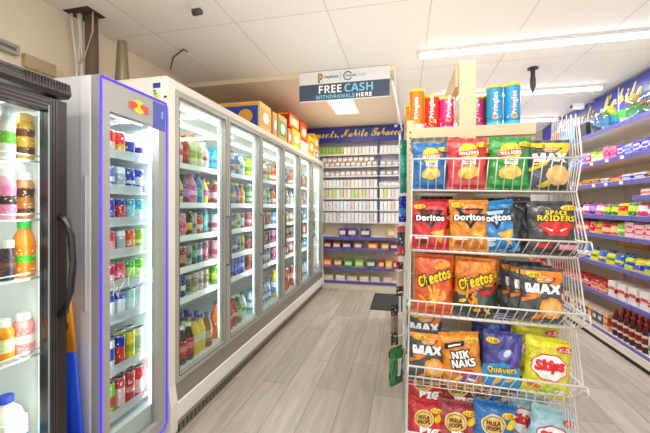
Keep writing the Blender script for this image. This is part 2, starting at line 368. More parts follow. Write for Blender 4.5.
D[0] = [
 [B('f2e9a8','7cc243','f4f07a','7cc243',.03,.15,'lime topped milkshake'), B('f6ecec','ff9ec4','f7d6e4','e870a6',.036,.16,'pink and white yoghurt drink'), B('f3dcdc','e7508c','f9e5ec','d9437e',.033,.17,'pale pink milkshake'), B('8a3a2c','e9772f','a8432e','e06a2c',.034,.19,'brown bottle with orange cap'), B('dfe7b4','e9772f','eef2d0','a8c25a',.034,.2,'pale green milkshake'), B('ece6c4','7bb13e','f5f0d0','b9cc66',.034,.185,'cream milkshake with green cap'), B('f7f0ef','e6e6e6','f7f0ef','d22f50',.036,.17,'white and red yoghurt drink')],
 [B('7a1f3a','333333','7a1f3a','c22a5a',.031,.19,'dark red flavoured water'), B('2d4f8e','e8e8e8','2e62b4','e0d44a',.031,.2,'blue flavoured water'), B('cdd67a','2a2a2a','d8d33c','3c3c3c',.034,.19,'yellow labelled clear bottle'), B('5a2a6c','333333','7c3b8e','c07ad2',.031,.19,'purple flavoured water'), B('d894b8','cf6fa8','c86fa6','f3d9e6',.038,.2,'wide pink water bottle'), B('1d8fb8','1f5ea8','1a6fae','3fc4b4',.036,.205,'turquoise sports bottle'), B('e8d24a','a33a9c','f2e23a','b84fae',.031,.19,'yellow and purple bottle')],
 [K('2a6fc0','a8d4ee','blue and silver can'), K('b52a34','f0dada','red and white can'), K('f0eeea','c8324a','white can with red band'), K('e8a2c2','d84a8c','pink can','ffffff',.029,.14), K('1e1e1e','f1d02a','black and yellow can','ffffff',.029,.15), K('b0b4b8','6d7276','grey can','ffffff',.029,.14), K('d0602a','e8e0d8','orange and white can'), K('1f93a8','52c8c8','teal can','ffffff',.032,.16)],
 [B('a83020','1f9a58','f1cf3a','b02a22',.03,.17,'red bottle with green cap'), B('a83020','1f9a58','f1cf3a','b02a22',.03,.17,'red bottle with green cap'), B('a83020','1f9a58','f1cf3a','b02a22',.03,.17,'red bottle with green cap'), K('7a3a2e','caa08c','brown can'), K('9aa0a6','4e5660','grey steel can'), K('2f5e50','7ec0a4','dark green can'), K('5b7f9a','d8e0e6','blue grey can'), K('a0344a','d890a0','crimson can')],
 [K('f0ece4','8e9a94','white and sage can'), K('e2e0da','6a6a6a','white and grey can'), K('4a3026','c58a5e','brown and copper can'), K('2451a6','f2f2f2','blue can with white band'), K('b8c0b0','5e6e56','pale green can'), K('d4c9a8','9c8f66','sand coloured can'), K('cfd4d4','7e8888','silver can'), K('c8b8a0','7a6e5a','beige can')],
]
D[1] = [
 [B('2fa4cf','1f86b8','59c4e8','2a7cb8',.036,.17,'sky blue sports drink'), B('2fa4cf','1f86b8','59c4e8','2a7cb8',.036,.17,'sky blue sports drink'), B('e0894a','d8d8d8','e89a5a','f0e0d0',.03,.17,'orange squash bottle'), B('d8dce8','7a5ab0','9a80c8','f2f0f8',.03,.18,'lilac water bottle'), B('3f8fc8','f0f0f0','3f8fc8','f2d24a',.03,.17,'blue juice bottle'), B('f0f2f4','4fa8d8','f2f4f6','88c4e4',.03,.18,'white water bottle')],
 [B('a03a5a','f0e8e8','c85878','f4e4e8',.03,.17,'rose coloured bottle'), B('e8b22a','f0cf2a','f0c83a','7a4a9a',.04,.19,'large yellow bottle with purple label'), B('c86a9a','e8e8e8','e08ab8','5aa0c8',.03,.18,'pink and blue bottle'), B('3a8fb8','f2d22a','3a9fc8','f2d84a',.03,.18,'blue bottle with yellow cap'), B('7a4a9a','f2f2f2','9a6aba','e8c84a',.03,.18,'violet juice bottle'), B('e8a23a','3a8a4a','f0b84a','e8f0d8',.03,.17,'amber juice bottle')],
 [K('e8e8e4','c05a86','white and pink can'), K('5fb8d8','f2f2f0','light blue can','ffffff',.032,.15), K('7fc8dc','eef4f4','pale cyan can','ffffff',.032,.15), K('2a5ea8','f0d23a','blue and yellow can'), K('1f6f9a','a8d8c8','teal and mint can'), K('e8d23a','3a6fb8','yellow and blue can'), K('384e68','b8c8d8','navy can')],
 [K('e8b8c8','c04a78','pink can'), K('d88aa8','f4e4ea','rose can'), K('3a4a68','c8a0b0','dark blue can'), K('b85a4a','2a3a3a','rust can'), K('5a7a9a','e0e4e8','steel blue can'), K('88a8a0','3a4a4a','grey green can'), K('c8a868','5a4a3a','tan can')],
 [K('6fae3a','d8e84a','green can',h=.15), K('d86a2a','f0c83a','orange can',h=.15), K('e8862a','f8d8a0','bright orange can',h=.15), K('2a4fb0','6a8ae0','royal blue can',h=.15), K('2a4fb0','6a8ae0','royal blue can',h=.15), K('2a5fc0','88a8e8','cobalt can',h=.15), K('3a5fb8','c8d4f0','blue can with pale print',h=.15)],
]
D[2] = [
 [B('b8d04a','3a8a3a','e8e04a','5aa83a',.032,.18,'lime bottle'), B('e0d84a','8ab83a','f0e84a','7ab83a',.032,.18,'yellow and green bottle'), B('a8b8a8','f0f0f0','d8e0d0','7a9a5a',.032,.19,'clear green bottle'), B('c8a878','3a3a3a','e0d0b0','8a5a3a',.032,.17,'tan bottle'), B('e8e4dc','b85a6a','f0ece8','c87a8a',.032,.18,'white bottle with pink label'), B('8a9a6a','d8d8d8','b8c88a','5a6a3a',.032,.18,'olive bottle')],
 [B('5f9a6a','d8e8d8','b8d8c0','3a7a4a',.032,.19,'green glass bottle'), B('6fa88a','e8f0e8','c8e0d0','4a8a6a',.032,.19,'mint bottle'), B('d8d0c0','8a7a5a','e8e0d0','a89a7a',.032,.19,'cream bottle'), B('8ab8a8','d8d8d8','e8f0ec','5a9a88',.032,.18,'pale teal bottle'), B('b8c8b8','7a8a6a','e0e8e0','8a9a7a',.032,.19,'grey green bottle'), B('6f9a8a','f0f0f0','a8c8b8','3a6a5a',.032,.18,'sea green bottle')],
 [K('c86a78','f0d8dc','pink can'), K('a84a58','e8c8cc','wine red can'), K('b85a68','3a2a2a','dusky red can'), K('8a3a48','d8a8b0','maroon can'), K('c87a70','f0e0dc','salmon can'), K('9a4a50','2a2020','dark red can'), K('d8a0a0','8a3a3a','light rose can')],
 [K('2a2426','a83a48','black and red can'), K('3a2a30','c88a98','dark plum can'), K('5a2a38','e0a0b0','burgundy can'), K('28242a','8a88a0','charcoal can'), K('b89aa0','4a2a30','dusty pink can'), K('3a3038','d0c0c8','dark grey can'), K('6a3a48','2a1a20','mulberry can')],
 [K('d88a6a','8a3a2a','coral can',h=.14), K('7a3a30','e0c0a8','brown red can',h=.14), K('a85a50','f0e0d8','brick coloured can',h=.14), K('4a6a9a','c8d8e8','blue can',h=.14), K('3a5a8a','e0e8f0','denim blue can',h=.14), K('8a9aa8','e8e8e8','silver blue can',h=.14), K('5a4a6a','c8b8d8','dusky purple can',h=.14)],
]
pal = [('e8e8e0','c85a6a','white and red'),('f0d23a','3a6fb8','yellow and blue'),('5fb8d8','f2f2f0','light blue'),('d86a3a','f0e0d0','orange'),('6fae5a','e8f0d0','green'),('a8344a','e0a0a8','red'),('e0a0c0','a84a80','pink'),('b8c0c8','5a6a7a','silver'),('3a4a8a','b0b8e0','navy'),('c8a070','6a4a2a','copper')]
for dno in (3, 4, 5):
    rr = random.Random(dno); D[dno] = []
    for s in range(5):
        row = []
        for i in range(6):
            c1, c2, nm = rr.choice(pal if s != 3 else pal[3:])
            if s < 2: row.append(B(c1, rr.choice(['f0f0f0','3a8a4a','2a4fb0','d22f2f']), c2, c1, .031, .18, nm+' bottle'))
            else: row.append(K(c1, c2, nm+' can'))
        D[dno].append(row)
for dno, rows in D.items():
    for s, row in enumerate(rows): shelf_fill(dno, SN_[s], SZ[s]+.001, row, rows=2 if dno < 3 else 1)
cola = B('2a1714','f0f0ee','c83a3e','e8a0a0',.033,.235,'cola bottle with red label'); yel = B('f0d23a','2848b0','f2dc3a','f0f0e0',.034,.245,'yellow milk bottle with blue cap'); lim = B('d8e89a','2848b0','e6eeb0','c8dc6a',.034,.24,'lime milk bottle with blue cap'); milk = B('f2f0ea','2848b0','f0f0f0','6a8ad0',.034,.24,'white milk bottle with blue cap')
choc = B('8a5a3a','2848b0','a87a4a','e0c8a0',.034,.24,'chocolate milk bottle with blue cap')
shelf_fill(0, SN_[5], .326, [B('4a90c8','d84a5a','5aa0d8','e8a0a8',.03,.16,'small blue and pink bottle'), cola, cola, cola, yel, yel, choc], CX-.13, 1)
shelf_fill(0, 'bottom deck middle row', .326, [cola, cola, cola, lim, milk, yel, choc], CX-.215, 1)
shelf_fill(0, 'bottom deck back row', .326, [milk, milk, lim, yel, milk, choc, choc], CX-.3, 1)
ora = B('f07a1a','2848b0','f28a2a','e85a10',.042,.27,'large orange squash bottle'); rd = B('c8342a','f0f0f0','d0443a','f0d8c8',.036,.25,'red squash bottle')
shelf_fill(1, SN_[5], .326, [ora, ora, rd, rd, B('3a8a4a','f0f0f0','5aa85a','d8e8d8',.034,.24,'green squash bottle'), B('f0f0f0','3a8a4a','e0f0e0','5ab06a',.034,.24,'white and green bottle')], CX-.15, 1)
wat = B('c8dce4','3a7ac8','5a9ad8','e8f4fa',.034,.22,'clear water bottle'); 
shelf_fill(2, SN_[5], .326, [wat]*6, CX-.15, 1)
shelf_fill(3, SN_[5], .326, [B('f0c82a','f0c82a','4a9ad8','e8f0f8',.045,.3,'tall blue and yellow bottle'), B('f0c82a','f0c82a','4a9ad8','e8f0f8',.045,.3,'tall blue and yellow bottle'), rd, ora, rd], CX-.15, 1)
shelf_fill(4, SN_[5], .326, [rd, ora, B('8a5a2a','d83a2a','b87a3a','e8c880',.036,.24,'brown bottle'), ora, wat], CX-.15, 1)
shelf_fill(5, SN_[5], .326, [wat, wat, ora, rd, wat], CX-.15, 1)

# cartons stored on top of the cooler
def store_box(y0, y1, x0, x1, z0, z1, c, side, art, label, txt=None, tcol='ffffff'):
    t = thing('storage_carton', label, 'carton', ((x0+x1)/2, (y0+y1)/2, z0), 'cartons stored on top of the cooler')
    a, b_ = (x1-x0)/2, (y1-y0)/2; h = z1-z0
    MB().rbox(-a, a, -b_, b_, 0, h, M(c, .6), .003).build('carton_body', t)
    p = MB(); p.box(-a*.9, a*.9, -b_-.0015, -b_-.0005, h*.12, h*.86, M(side, .6)); p.box(-a*.9, a*.9, -b_-.0025, -b_-.0015, h*.86, h*.95, M(art, .6))
    p.flat(poly(ell(a*.35, h*.25, a*.3, h*.5)), (0, -b_-.003, 0), (1, 0, 0), (0, 0, 1), M(art, .6))
    p.build('side_print', t)
    q = MB(); q.box(a+.0005, a+.0015, -b_*.85, b_*.85, h*.2, h*.8, M(art, .6)); q.flat(poly(ell(b_*.5, h*.2, 0, h*.5)), (a+.003, 0, 0), (0, 1, 0), (0, 0, 1), M(tcol, .6))
    q.build('front_print', t)
    MB().box(-a, a, -.022, .022, h, h+.0008, M('d8b98a', .5)).build('packing_tape', t)
    if txt:
        m = MB(); m.flat(fit_text(txt, a*1.1, h*.28), (-a*.1, -b_-.004, h*.48), (1, 0, 0), (0, 0, 1), M(tcol, .6)); m.build('lettering', t)
T0 = CT+.001
store_box(3.10, 3.38, -1.80, -1.36, T0, T0+.28, 'e3c37a', '2649a8', 'e8a63a', 'blue and orange drinks carton on the cooler, nearest of the row')
store_box(3.12, 3.34, -2.1, -1.83, T0, T0+.24, '2a52b4', '2d5ac0', 'e8892a', 'darker blue carton tucked against the wall beside the blue and orange carton')
store_box(3.44, 3.56, -1.72, -1.36, T0, T0+.27, 'e0a845', 'd8b04a', 'b8a0a8', 'narrow orange carton with lilac front behind the blue carton')
store_box(3.60, 3.88, -1.66, -1.36, T0, T0+.29, 'c9a54c', 'c8a83a', '4ea24e', 'tan carton with green printed front on the cooler')
store_box(3.92, 4.06, -1.62, -1.36, T0, T0+.2, 'd8764e', 'd86a4a', 'e09878', 'low salmon coloured carton next to the green printed carton')
store_box(4.10, 4.42, -1.64, -1.36, T0, T0+.24, 'f0c02a', 'f0c42a', 'e8b020', 'yellow carton under the red carton on the cooler')
store_box(4.00, 4.40, -1.66, -1.37, T0+.242, T0+.42, 'd8261e', 'c8201a', 'f0c030', 'red carton with yellow print stacked on the yellow carton')
store_box(4.47, 4.80, -1.62, -1.36, T0, T0+.16, 'c8d4da', '7ab8cc', '9ad0e0', 'pale blue carton beneath the tall scarlet carton')
store_box(4.47, 4.78, -1.62, -1.37, T0+.162, T0+.42, 'e8381e', 'e0401e', 'f07838', 'tall scarlet carton on top of the pale blue carton')
store_box(4.86, 5.14, -1.62, -1.36, T0, T0+.3, 'f2cc2a', 'f0b81e', 'e8801e', 'bright yellow carton past the scarlet carton')
store_box(5.18, 5.5, -1.7, -1.36, T0, T0+.16, 'd4dce0', 'c8d4da', 'b88a4a', 'grey and brown carton under the last amber carton')
store_box(5.18, 5.5, -1.72, -1.37, T0+.162, T0+.4, 'eba52a', 'e8a024', 'f0c850', 'amber carton at the far end of the cooler')

# ------------------------------------------------------------------ slim silver energy-drink fridge
RX = -1.30; RY0, RY1 = 1.245, 1.682; RB = -1.85; RT = 1.945
fr = thing('energy_drink_fridge', 'slim silver drinks fridge with glowing violet door outline and bull emblem', 'fridge')
side = M('e6e8ec', .4); face = M('a6a49f', .5, .0)
f = MB(); f.box(RB, RX-.05, RY0, RY0+.03, .05, RT, side); f.build('side_panel', fr)
MB().box(RB, RX-.05, RY1-.03, RY1, .05, RT, side).build('side_panel', fr)
MB().box(RB, RX-.05, RY0+.03, RY1-.03, RT-.03, RT, side).build('top_panel', fr)
MB().box(RB, RX-.05, RY0+.03, RY1-.03, .05, .28, side).build('plinth', fr)
MB().box(RB, RB+.03, RY0+.03, RY1-.03, .28, RT-.03, M('e3e8ea', .5)).build('back_liner', fr)
MB().box(RB+.03, RX-.06, RY0+.03, RY0+.035, .28, RT-.03, M('dde3e6', .5)).box(RB+.03, RX-.06, RY1-.035, RY1-.03, .28, RT-.03, M('dde3e6', .5)).build('side_liner', fr)
for yy in (RY0+.06, RY1-.06):
    for xx in (RB+.06, RX-.12): MB().lathe([(.02, 0), (.02, .035), (.012, .05)], dark, 10, (xx, yy, 0)).build('foot', fr)
gy0, gy1, gz0, gz1 = 1.298, 1.615, .19, 1.795
MB().box(RX-.1, RX-.05, RY0-.004, RY0, .12, RT-.01, M('f0f1f4', .4)).box(RX-.085, RX-.07, RY0-.008, RY0-.004, .9, 1.5, M('c4c8ce', .4)).build('door_edge_trim', fr)
d = MB(); a0, a1 = RX-.045, RX
d.box(a0, a1, RY0, gy0, .12, RT, face); d.box(a0, a1, gy1, RY1, .12, RT, face); d.box(a0, a1, gy0, gy1, .12, gz0, face); d.box(a0, a1, gy0, gy1, gz1, RT, face)
dr = d.build('door', fr)
MB().box(RX-.03, RX-.026, gy0, gy1, gz0, gz1, gl).build('glass_pane', dr)
VIO = M('4a34ff', .4, emit=.9)
v = MB(); q = .011; c_ = .02
P = [(RY0+.004, .125), (RY1-.03, .125), (RY1-.004, .15), (RY1-.004, RT-.03), (RY1-.02, RT-.006), (RY0+.004, RT-.006)]
for i in range(len(P)):
    (ya, za), (yb, zb) = P[i], P[(i+1) % len(P)]
    v.tube([(RX+.001, ya, za), (RX+.001, yb, zb)], .0055, VIO, 6)
v.build('light_outline', dr)
MB().prismX([(RY1-.11, RT-.165), (RY1-.016, RT-.165), (RY1-.016, RT-.035), (RY1-.025, RT-.02), (RY1-.11, RT-.02)], RX, RX+.002, M('2b3fa6', .35)).box(RX+.002, RX+.003, RY1-.05, RY1-.035, RT-.1, RT-.06, M('7a9ae8')).build('corner_badge', dr)
# emblem: two charging bulls in front of a sun disc
em = MB(); o = (RX+.002, 1.47, 1.862)
em.flat(poly(ell(.04, .034)), o, (0, 1, 0), (0, 0, 1), M('ffcf12', .4))
bull = [(-.012, -.006), (-.03, -.014), (-.04, -.026), (-.046, -.022), (-.042, -.008), (-.056, -.016), (-.066, -.02), (-.058, -.004), (-.064, .008), (-.05, .014), (-.036, .012), (-.022, .018), (-.008, .01), (-.004, .002)]
o = (RX+.003, 1.47, 1.862)
em.flat(poly([(a*1.0-.004, b_*1.15) for a, b_ in bull]), o, (0, 1, 0), (0, 0, 1), M('e2401c', .4)); em.flat(poly([(-a*1.0+.004, b_*1.15) for a, b_ in bull][::-1]), o, (0, 1, 0), (0, 0, 1), M('e2401c', .4))
em.build('bull_emblem', dr)
ol = MB(); 
for dy, sg in ((1.41, 1), (1.53, -1)):
    pts = [(RX-.024, dy+sg*a*1.1, 1.0+b_*2.4) for a, b_ in bull]
    ol.tube(pts, .0009, M('f4fbff', .5, emit=.5), 4, True)
ol.tube([(RX-.024, 1.47+.04*math.cos(k/16*2*PI), 1.0+.055*math.sin(k/16*2*PI)) for k in range(16)], .0009, M('f4fbff', .5, emit=.5), 4, True)
ol.build('etched_emblem', dr)
MB().box(RX-.075, RX-.062, RY1-.052, RY1-.037, .25, 1.82, LED).build('light_strip', fr)
MB().box(RX-.09, RX-.075, gy0-.02, gy1-.03, 1.80, 1.815, LED).build('light_strip', fr)
clearp = frosted('e4edf4', .45)
rows = [(1.61, [('c8302e','e0d8d8','red and silver'), ('d03a36','f0c83a','red'), ('d8dce4','3a4aa0','silver and blue'), ('d0d4dc','5a3a90','silver and violet')], .125),
 (1.435, [('6a78b8','d8dce8','blue and silver'), ('e0e4ec','a8b0c4','silver'), ('2848b0','dfe3ea','silver blue'), ('2a4ab4','dfe3ea','blue based silver')], .125),
 (1.275, [('2e2f9a','8a8ae0','indigo'), ('343a9c','c83a4a','indigo and red'), ('1fa0c8','a0d8e8','cyan'), ('38b0c8','e0eef0','aqua')], .125),
 (1.12, [('c83a68','e8a0b8','rose pink'), ('e4e6ea','a0a8b0','white silver'), ('e8692a','f4b88a','orange'), ('8cc85a','e0f0c8','light green')], .12),
 (.965, [('c82a5a','f0c8d4','raspberry'), ('c82a5a','e88aa8','deep pink'), ('58b83a','c8f090','lime green'), ('7ac84a','d8f0b8','pale lime')], .115),
 (.80, [('2a5ab8','e8ecf4','cobalt blue'), ('2f62c0','e8ecf4','azure'), ('b8dce0','d8eef0','frosted'), ('c8e0e4','e0f0f2','clear blue')], .13),
 (.55, [('d8dce0','3a5ab0','silver striped'), ('24409a','d83a3a','navy and red'), ('e8d83a','a8b83a','yellow'), ('d8e4dc','a8c0b0','pale green')], .16),
 (.33, [('8ac03a','c83a50','green and red'), ('c8384a','f0c8cc','red'), ('c83048','e8a0a8','crimson'), ('d04058','f0d8dc','light crimson')], .17)]
for ri, (z, cs, h) in enumerate(rows):
    s = MB().box(RB+.03, RX-.075, RY0+.036, RY1-.036, z-.008, z, M('dfe6ea', .4)).build('shelf', fr)
    MB().box(RX-.078, RX-.074, gy0-.01, gy1-.035, z-.012, z+.035, clearp).build('shelf_guard', s)
    for i, (c1, c2, nm) in enumerate(cs):
        for rr in (0, 1):
            put(can(pack(c1, c2, 'f4f4f4', .3, 3.5), .028, h), 'energy_drink_can', f"{nm} slim can, {ORD[i]} along{', rear row' if rr else ''}, {ORD[ri]} shelf, slim violet edged fridge", 'drink can',
                (RX-.108-rr*.062, 1.395+i*.0645, z+.001), 'slim cans in the silver fridge', random.uniform(0, 6))
# blue and orange display board tucked in the gap
b = MB(); n = 12
bx = thing('display_board', 'tall blue cardboard display board with orange top, standing in the gap between fridges', 'display board', (-1.36, 1.17, 0))
def wedge(z0, z1, w0, w1, m):
    mb = MB(); vs = []
    for i in range(n+1):
        t = i/n
        for z, w in ((z0, w0), (z1, w1)):
            for dy in (0, .004): vs.append((t*w-.1, dy-.02*math.sin(PI*t), z))
    fs = []
    for i in range(n):
        a = i*4; fs += [(a, a+4, a+6, a+2), (a+1, a+3, a+7, a+5), (a+2, a+6, a+7, a+3), (a, a+1, a+5, a+4)]
    fs += [(0, 2, 3, 1), (n*4, n*4+1, n*4+3, n*4+2)]
    mb.add(vs, fs, m, True); return mb
wedge(.01, .75, .2, .115, M('1a46c8', .4)).build('blue_panel', bx)
wedge(.751, 1.0, .115, .085, M('f5a21e', .4)).build('orange_panel', bx)
MB().flat(poly(ell(.012, .018)), (-.02, -.012, .86), (1, 0, 0), (0, 0, 1), M('c8281e')).build('red_mark', bx)

# ------------------------------------------------------------------ black upright fridge at the near left
BX = -1.30; BY0, BY1 = .33, 1.093; BB = -1.9
bf = thing('upright_fridge', 'black framed glass door fridge of juices and protein shakes', 'fridge')
blk = M('3b3636', .35, .4); blk2 = M('55504f', .3, .5)
MB().box(BB, BX-.05, BY1-.03, BY1, .04, 1.80, blk).build('side_panel', bf); MB().box(BB, BX-.05, BY0, BY0+.03, .04, 1.80, blk).build('side_panel', bf)
MB().box(BB, BX-.05, BY0+.03, BY1-.03, 1.78, 1.80, blk).build('top_panel', bf); MB().box(BB, BX-.05, BY0+.03, BY1-.03, .04, .30, blk).build('plinth', bf)
bl = M('eef1ee', .5)
lb = MB().box(BB, BB+.03, BY0+.03, BY1-.03, .3, 1.78, bl)
for i in range(34): lb.box(BB+.03, BB+.042, BY0+.04, BY1-.05, .34+i*.042, .362+i*.042, bl)
lb.build('ribbed_liner', bf)
MB().box(BB+.03, BX-.06, BY1-.045, BY1-.03, .3, 1.78, bl).box(BB+.03, BX-.06, BY0+.03, BY0+.04, .3, 1.78, bl).build('side_liner', bf)
for xx in (BB+.08, BX-.12):
    for yy in (BY0+.08, BY1-.08): MB().lathe([(.02, 0), (.02, .03), (.012, .04)], dark, 8, (xx, yy, 0)).build('foot', bf)
cn = MB().prismY([(BB, 1.80), (BX+.005, 1.785), (BX+.02, 1.80), (BX+.012, 1.842), (BX-.01, 1.846), (BB, 1.846)], BY0, BY1+.004, blk2)
for i in range(14): cn.box(BX+.012, BX+.0195, .93+i*.011, .935+i*.011, 1.795, 1.838, blk)
for i in range(5): cn.tube([(BX+.0165, BY0, 1.80+i*.008), (BX+.0165, BY1, 1.80+i*.008)], .0018, M('807a78', .3, .5), 4)
cn.build('canopy', bf)
d = MB(); z0, z1 = .14, 1.772
d.box(BX-.045, BX, BY1-.07, BY1, z0, z1, blk); d.box(BX-.045, BX, BY0, BY0+.07, z0, z1, blk); d.box(BX-.045, BX, BY0+.07, BY1-.07, z1-.05, z1, blk); d.box(BX-.045, BX, BY0+.07, BY1-.07, z0, z0+.09, blk)
for i in range(3): d.box(BX, BX+.002, BY1-.066+i*.011, BY1-.061+i*.011, z0, z1, blk2); d.box(BX, BX+.002, BY0+.07, BY1-.07, z1-.045+i*.014, z1-.04+i*.014, blk2)
bd = d.build('door', bf)
MB().box(BX-.03, BX-.026, BY0+.07, BY1-.07, z0+.09, z1-.05, gl).build('glass_pane', bd)
MB().box(BX+.0005, BX+.003, BY1-.074, BY1-.069, z0+.05, z1-.03, M('9aa0a2', .3)).build('door_seal', bd)
MB().tube([(BX-.002, 1.065, 1.325), (BX+.03, 1.066, 1.31), (BX+.052, 1.067, 1.25), (BX+.062, 1.067, 1.14), (BX+.05, 1.067, 1.03), (BX+.02, 1.066, .955), (BX-.002, 1.065, .945)], [.014, .013, .012, .012, .013, .015, .015], M('201c1f', .15, .2, coat=.6), 8).build('handle', bd)
BS = [1.533, 1.311, 1.09, .796]
wirem = M('f0f4f2', .4)
def wire_shelf(z, y0=BY0+.05, y1=BY1-.05):
    s = MB(); s.tube([(BX-.07, y0, z), (BX-.07, y1, z)], .004, wirem, 6); s.tube([(BX-.07, y0, z+.022), (BX-.07, y1, z+.022)], .003, wirem, 5); s.tube([(BB+.05, y0, z), (BB+.05, y1, z)], .004, wirem, 6)
    for i in range(26):
        y = y0+(y1-y0)*i/25; s.tube([(BB+.05, y, z), (BX-.07, y, z)], .002, wirem, 4)
    s.build('wire_shelf', bf)
for z in BS: wire_shelf(z)
wire_shelf(.42)
MB().box(BX-.3, BX-.28, BY1-.056, BY1-.046, .3, 1.76, M('f6fbfa', .4)).build('shelf_upright', bf)
MB().box(BX-.075, BX-.065, BY1-.052, BY1-.047, .3, 1.74, M('f0f8fa', .5, emit=.8)).build('light_strip', bf)
MB().box(BX-.2, BX-.17, BY0+.06, BY1-.1, 1.755, 1.77, LED).build('light_strip', bf)
def jar(body, cap, lab, r, h, capr=.8, nm='x'):
    key = ('jar', body, cap, lab.name, r, h)
    if key in PROTO: return PROTO[key]
    rc = r*capr
    PROTO[key] = [('bottle_body', MB().lathe([(r*.85, 0), (r, .012), (r, h*.35), (r*.93, h*.5), (r, h*.66), (r*.96, h*.75), (rc*.95, h*.85), (rc*.93, h-.02)], M(body, .25, coat=.3), 18).mesh()),
                  ('cap', MB().lathe([(rc, h-.028), (rc, h-.003), (rc*.93, h)], M(cap, .4), 16).mesh()), ('label_sleeve', MB().lathe([(r+.001, h*.14), (r+.001, h*.34), (r*.93+.0012, h*.5), (r+.001, h*.66)], lab, 18).mesh())]
    return PROTO[key]
fx = BX-.125
shakes = [
 (BS[0], 1.028, 'c8a040', 'e9c06a', pack('5a3826', 'c9a24a', 'f0e0c0'), .031, .182, 'brown and gold protein shake bottle on the top wire shelf of the black fridge'),
 (BS[0], .962, 'dfe8e0', 'd6dce0', pack('e4f0e0', '6fc24a', 'f4f8f4'), .03, .19, 'clear bottle with green label beside the brown shake on the top shelf'),
 (BS[0], .896, 'e06a72', 'f0f0f0', pack('e8545e', 'f0a0a8'), .03, .17, 'coral red bottle on the top shelf of the black fridge'),
 (BS[1], 1.028, 'c08a5a', 'f2f2f0', pack('4a2c20', 'b07a4a', 'e8d8c8'), .031, .178, 'chocolate coloured shake bottle with white cap on the second shelf'),
 (BS[1], .962, 'f0a0bc', 'f4f4f2', pack('f09aba', '3a2a2a', 'f8e0e8'), .032, .185, 'pink protein shake bottle with white cap on the second shelf'),
 (BS[1], .893, 'e8c8a0', 'f4f4f2', pack('e0b890', '3a2a2a'), .032, .185, 'caramel shake bottle on the second shelf of the black fridge'),
 (BS[2], .958, '3a2c30', 'd8d2cc', pack('3a3040', '7a5a4a', 'd85a50'), .033, .145, 'dark glass jar with silver lid on the third shelf'),
 (BS[2], .885, 'f0c02a', 'd8d2cc', pack('f0b83a', 'c85a2a'), .033, .145, 'amber glass jar with silver lid on the third shelf'),
 (BS[3], 1.025, 'f2a8a4', 'f4f2f0', pack('f0a0a0', 'f8e8e4', 'ffffff'), .034, .155, 'pink smoothie bottle with clear cap on the fourth shelf'),
 (BS[3], .952, 'f59a1e', 'f0f0e8', pack('f5a02a', 'e8f0c0', '6ab83a'), .034, .15, 'orange smoothie bottle with green label on the fourth shelf'),
 (BS[3], .88, 'f2a8a4', 'f4f2f0', pack('f0a0a0', 'f8e8e4', 'ffffff'), .034, .155, 'second pink smoothie bottle beyond the orange one'),
]
for z, y, bc, cc, lab, r, h, nm in shakes:
    put(jar(bc, cc, lab, r, h, .72 if 'jar' not in nm else .9), 'shake_bottle' if 'jar' not in nm else 'glass_jar', nm, 'bottle' if 'jar' not in nm else 'jar', (fx, y, z+.003), 'drinks in the black fridge')
for k, (y, nm) in enumerate(((1.026, 'front orange juice bottle with bright green cap on the third shelf'),)):
    jb = [('bottle_body', MB().lathe([(.032, 0), (.037, .01), (.037, .06), (.034, .08), (.037, .1), (.037, .13), (.03, .155), (.017, .185), (.015, .19)], M('f58a1e', .2, coat=.3), 18).mesh()),
          ('cap', MB().lathe([(.021, .186), (.021, .21), (.019, .213)], M('2fc24a', .4), 14).mesh()), ('label_sleeve', MB().lathe([(.0378, .025), (.0378, .06), (.0348, .08), (.0378, .1), (.0378, .125)], pack('f08a1e', '5ab83a', 'f4f0c8'), 18).mesh())]
    put(jb, 'juice_bottle', nm, 'bottle', (fx, y, BS[2]+.003), 'drinks in the black fridge')
mk = MB().rbox(-.05, .05, -.05, .05, 0, .15, M('f4efe2', .4), .012); mk.lathe([(.055, .15), (.045, .18), (.02, .205), (.018, .215)], M('f4efe2', .4), 14)
mkp = [('bottle_body', mk.mesh()), ('cap', MB().lathe([(.023, .212), (.023, .235), (.02, .238)], M('2a46c8', .4), 14).mesh()), ('printed_label', MB().box(.0505, .0515, -.035, .04, .02, .13, pack('f0f4f0', '3a9ac8', '2a6ab0')).mesh()),
       ('handle', MB().tube([(.0, -.035, .2), (.0, -.06, .18), (.0, -.062, .13), (0, -.05, .1)], .008, M('f4efe2', .4), 6).mesh())]
put(mkp, 'milk_bottle', 'white milk bottle with blue cap at the bottom of the black fridge', 'milk bottle', (BX-.14, .975, .423))
# ------------------------------------------------------------------ things above the fridges
# hole in the ceiling with pipe and cables
hole = MB().box(-2.345, -2.13, 1.94, 2.09, H-.004, H-.001, M('4a3a2c', .9)); tag(hole.build('ceiling_cutout'), 'dark rough cut hole in the ceiling around the pipe and cables', 'ceiling hole')
tag(MB().tube([(-2.20, 2.04, CT+.001), (-2.20, 2.04, 2.5), (-2.205, 2.04, H)], .042, M('6b5c48', .6), 14).build('duct_pipe'), 'brown drainage pipe rising from the cooler into the ceiling hole', 'pipe')
for k, (x, y, bend, lab) in enumerate(((-2.30, 1.985, .02, 'white cable bundle strand, outermost from the brown pipe'), (-2.285, 2.0, -.015, 'white cable second out from the brown pipe'), (-2.268, 2.01, .012, 'white cable third out from the brown pipe'), (-2.256, 2.0, -.006, 'white cable touching close to the brown pipe'))):
    tag(MB().tube([(x+bend*math.sin(t*5+k), y+.01*math.sin(t*3), CT+t*(H-CT)) for t in [i/10 for i in range(11)]], .009, M('e3dccf', .6), 6).build('power_cable'), lab, 'cable', 'white cables beside the ceiling pipe')
tag(MB().tube([(-2.15, 2.0, H), (-2.14, 1.99, 2.6), (-2.2, 1.98, 2.42), (-2.25, 1.985, 2.38)], .006, M('d8b0a0', .6), 6).build('looped_cable'), 'thin pinkish cable looping around the brown pipe', 'cable')
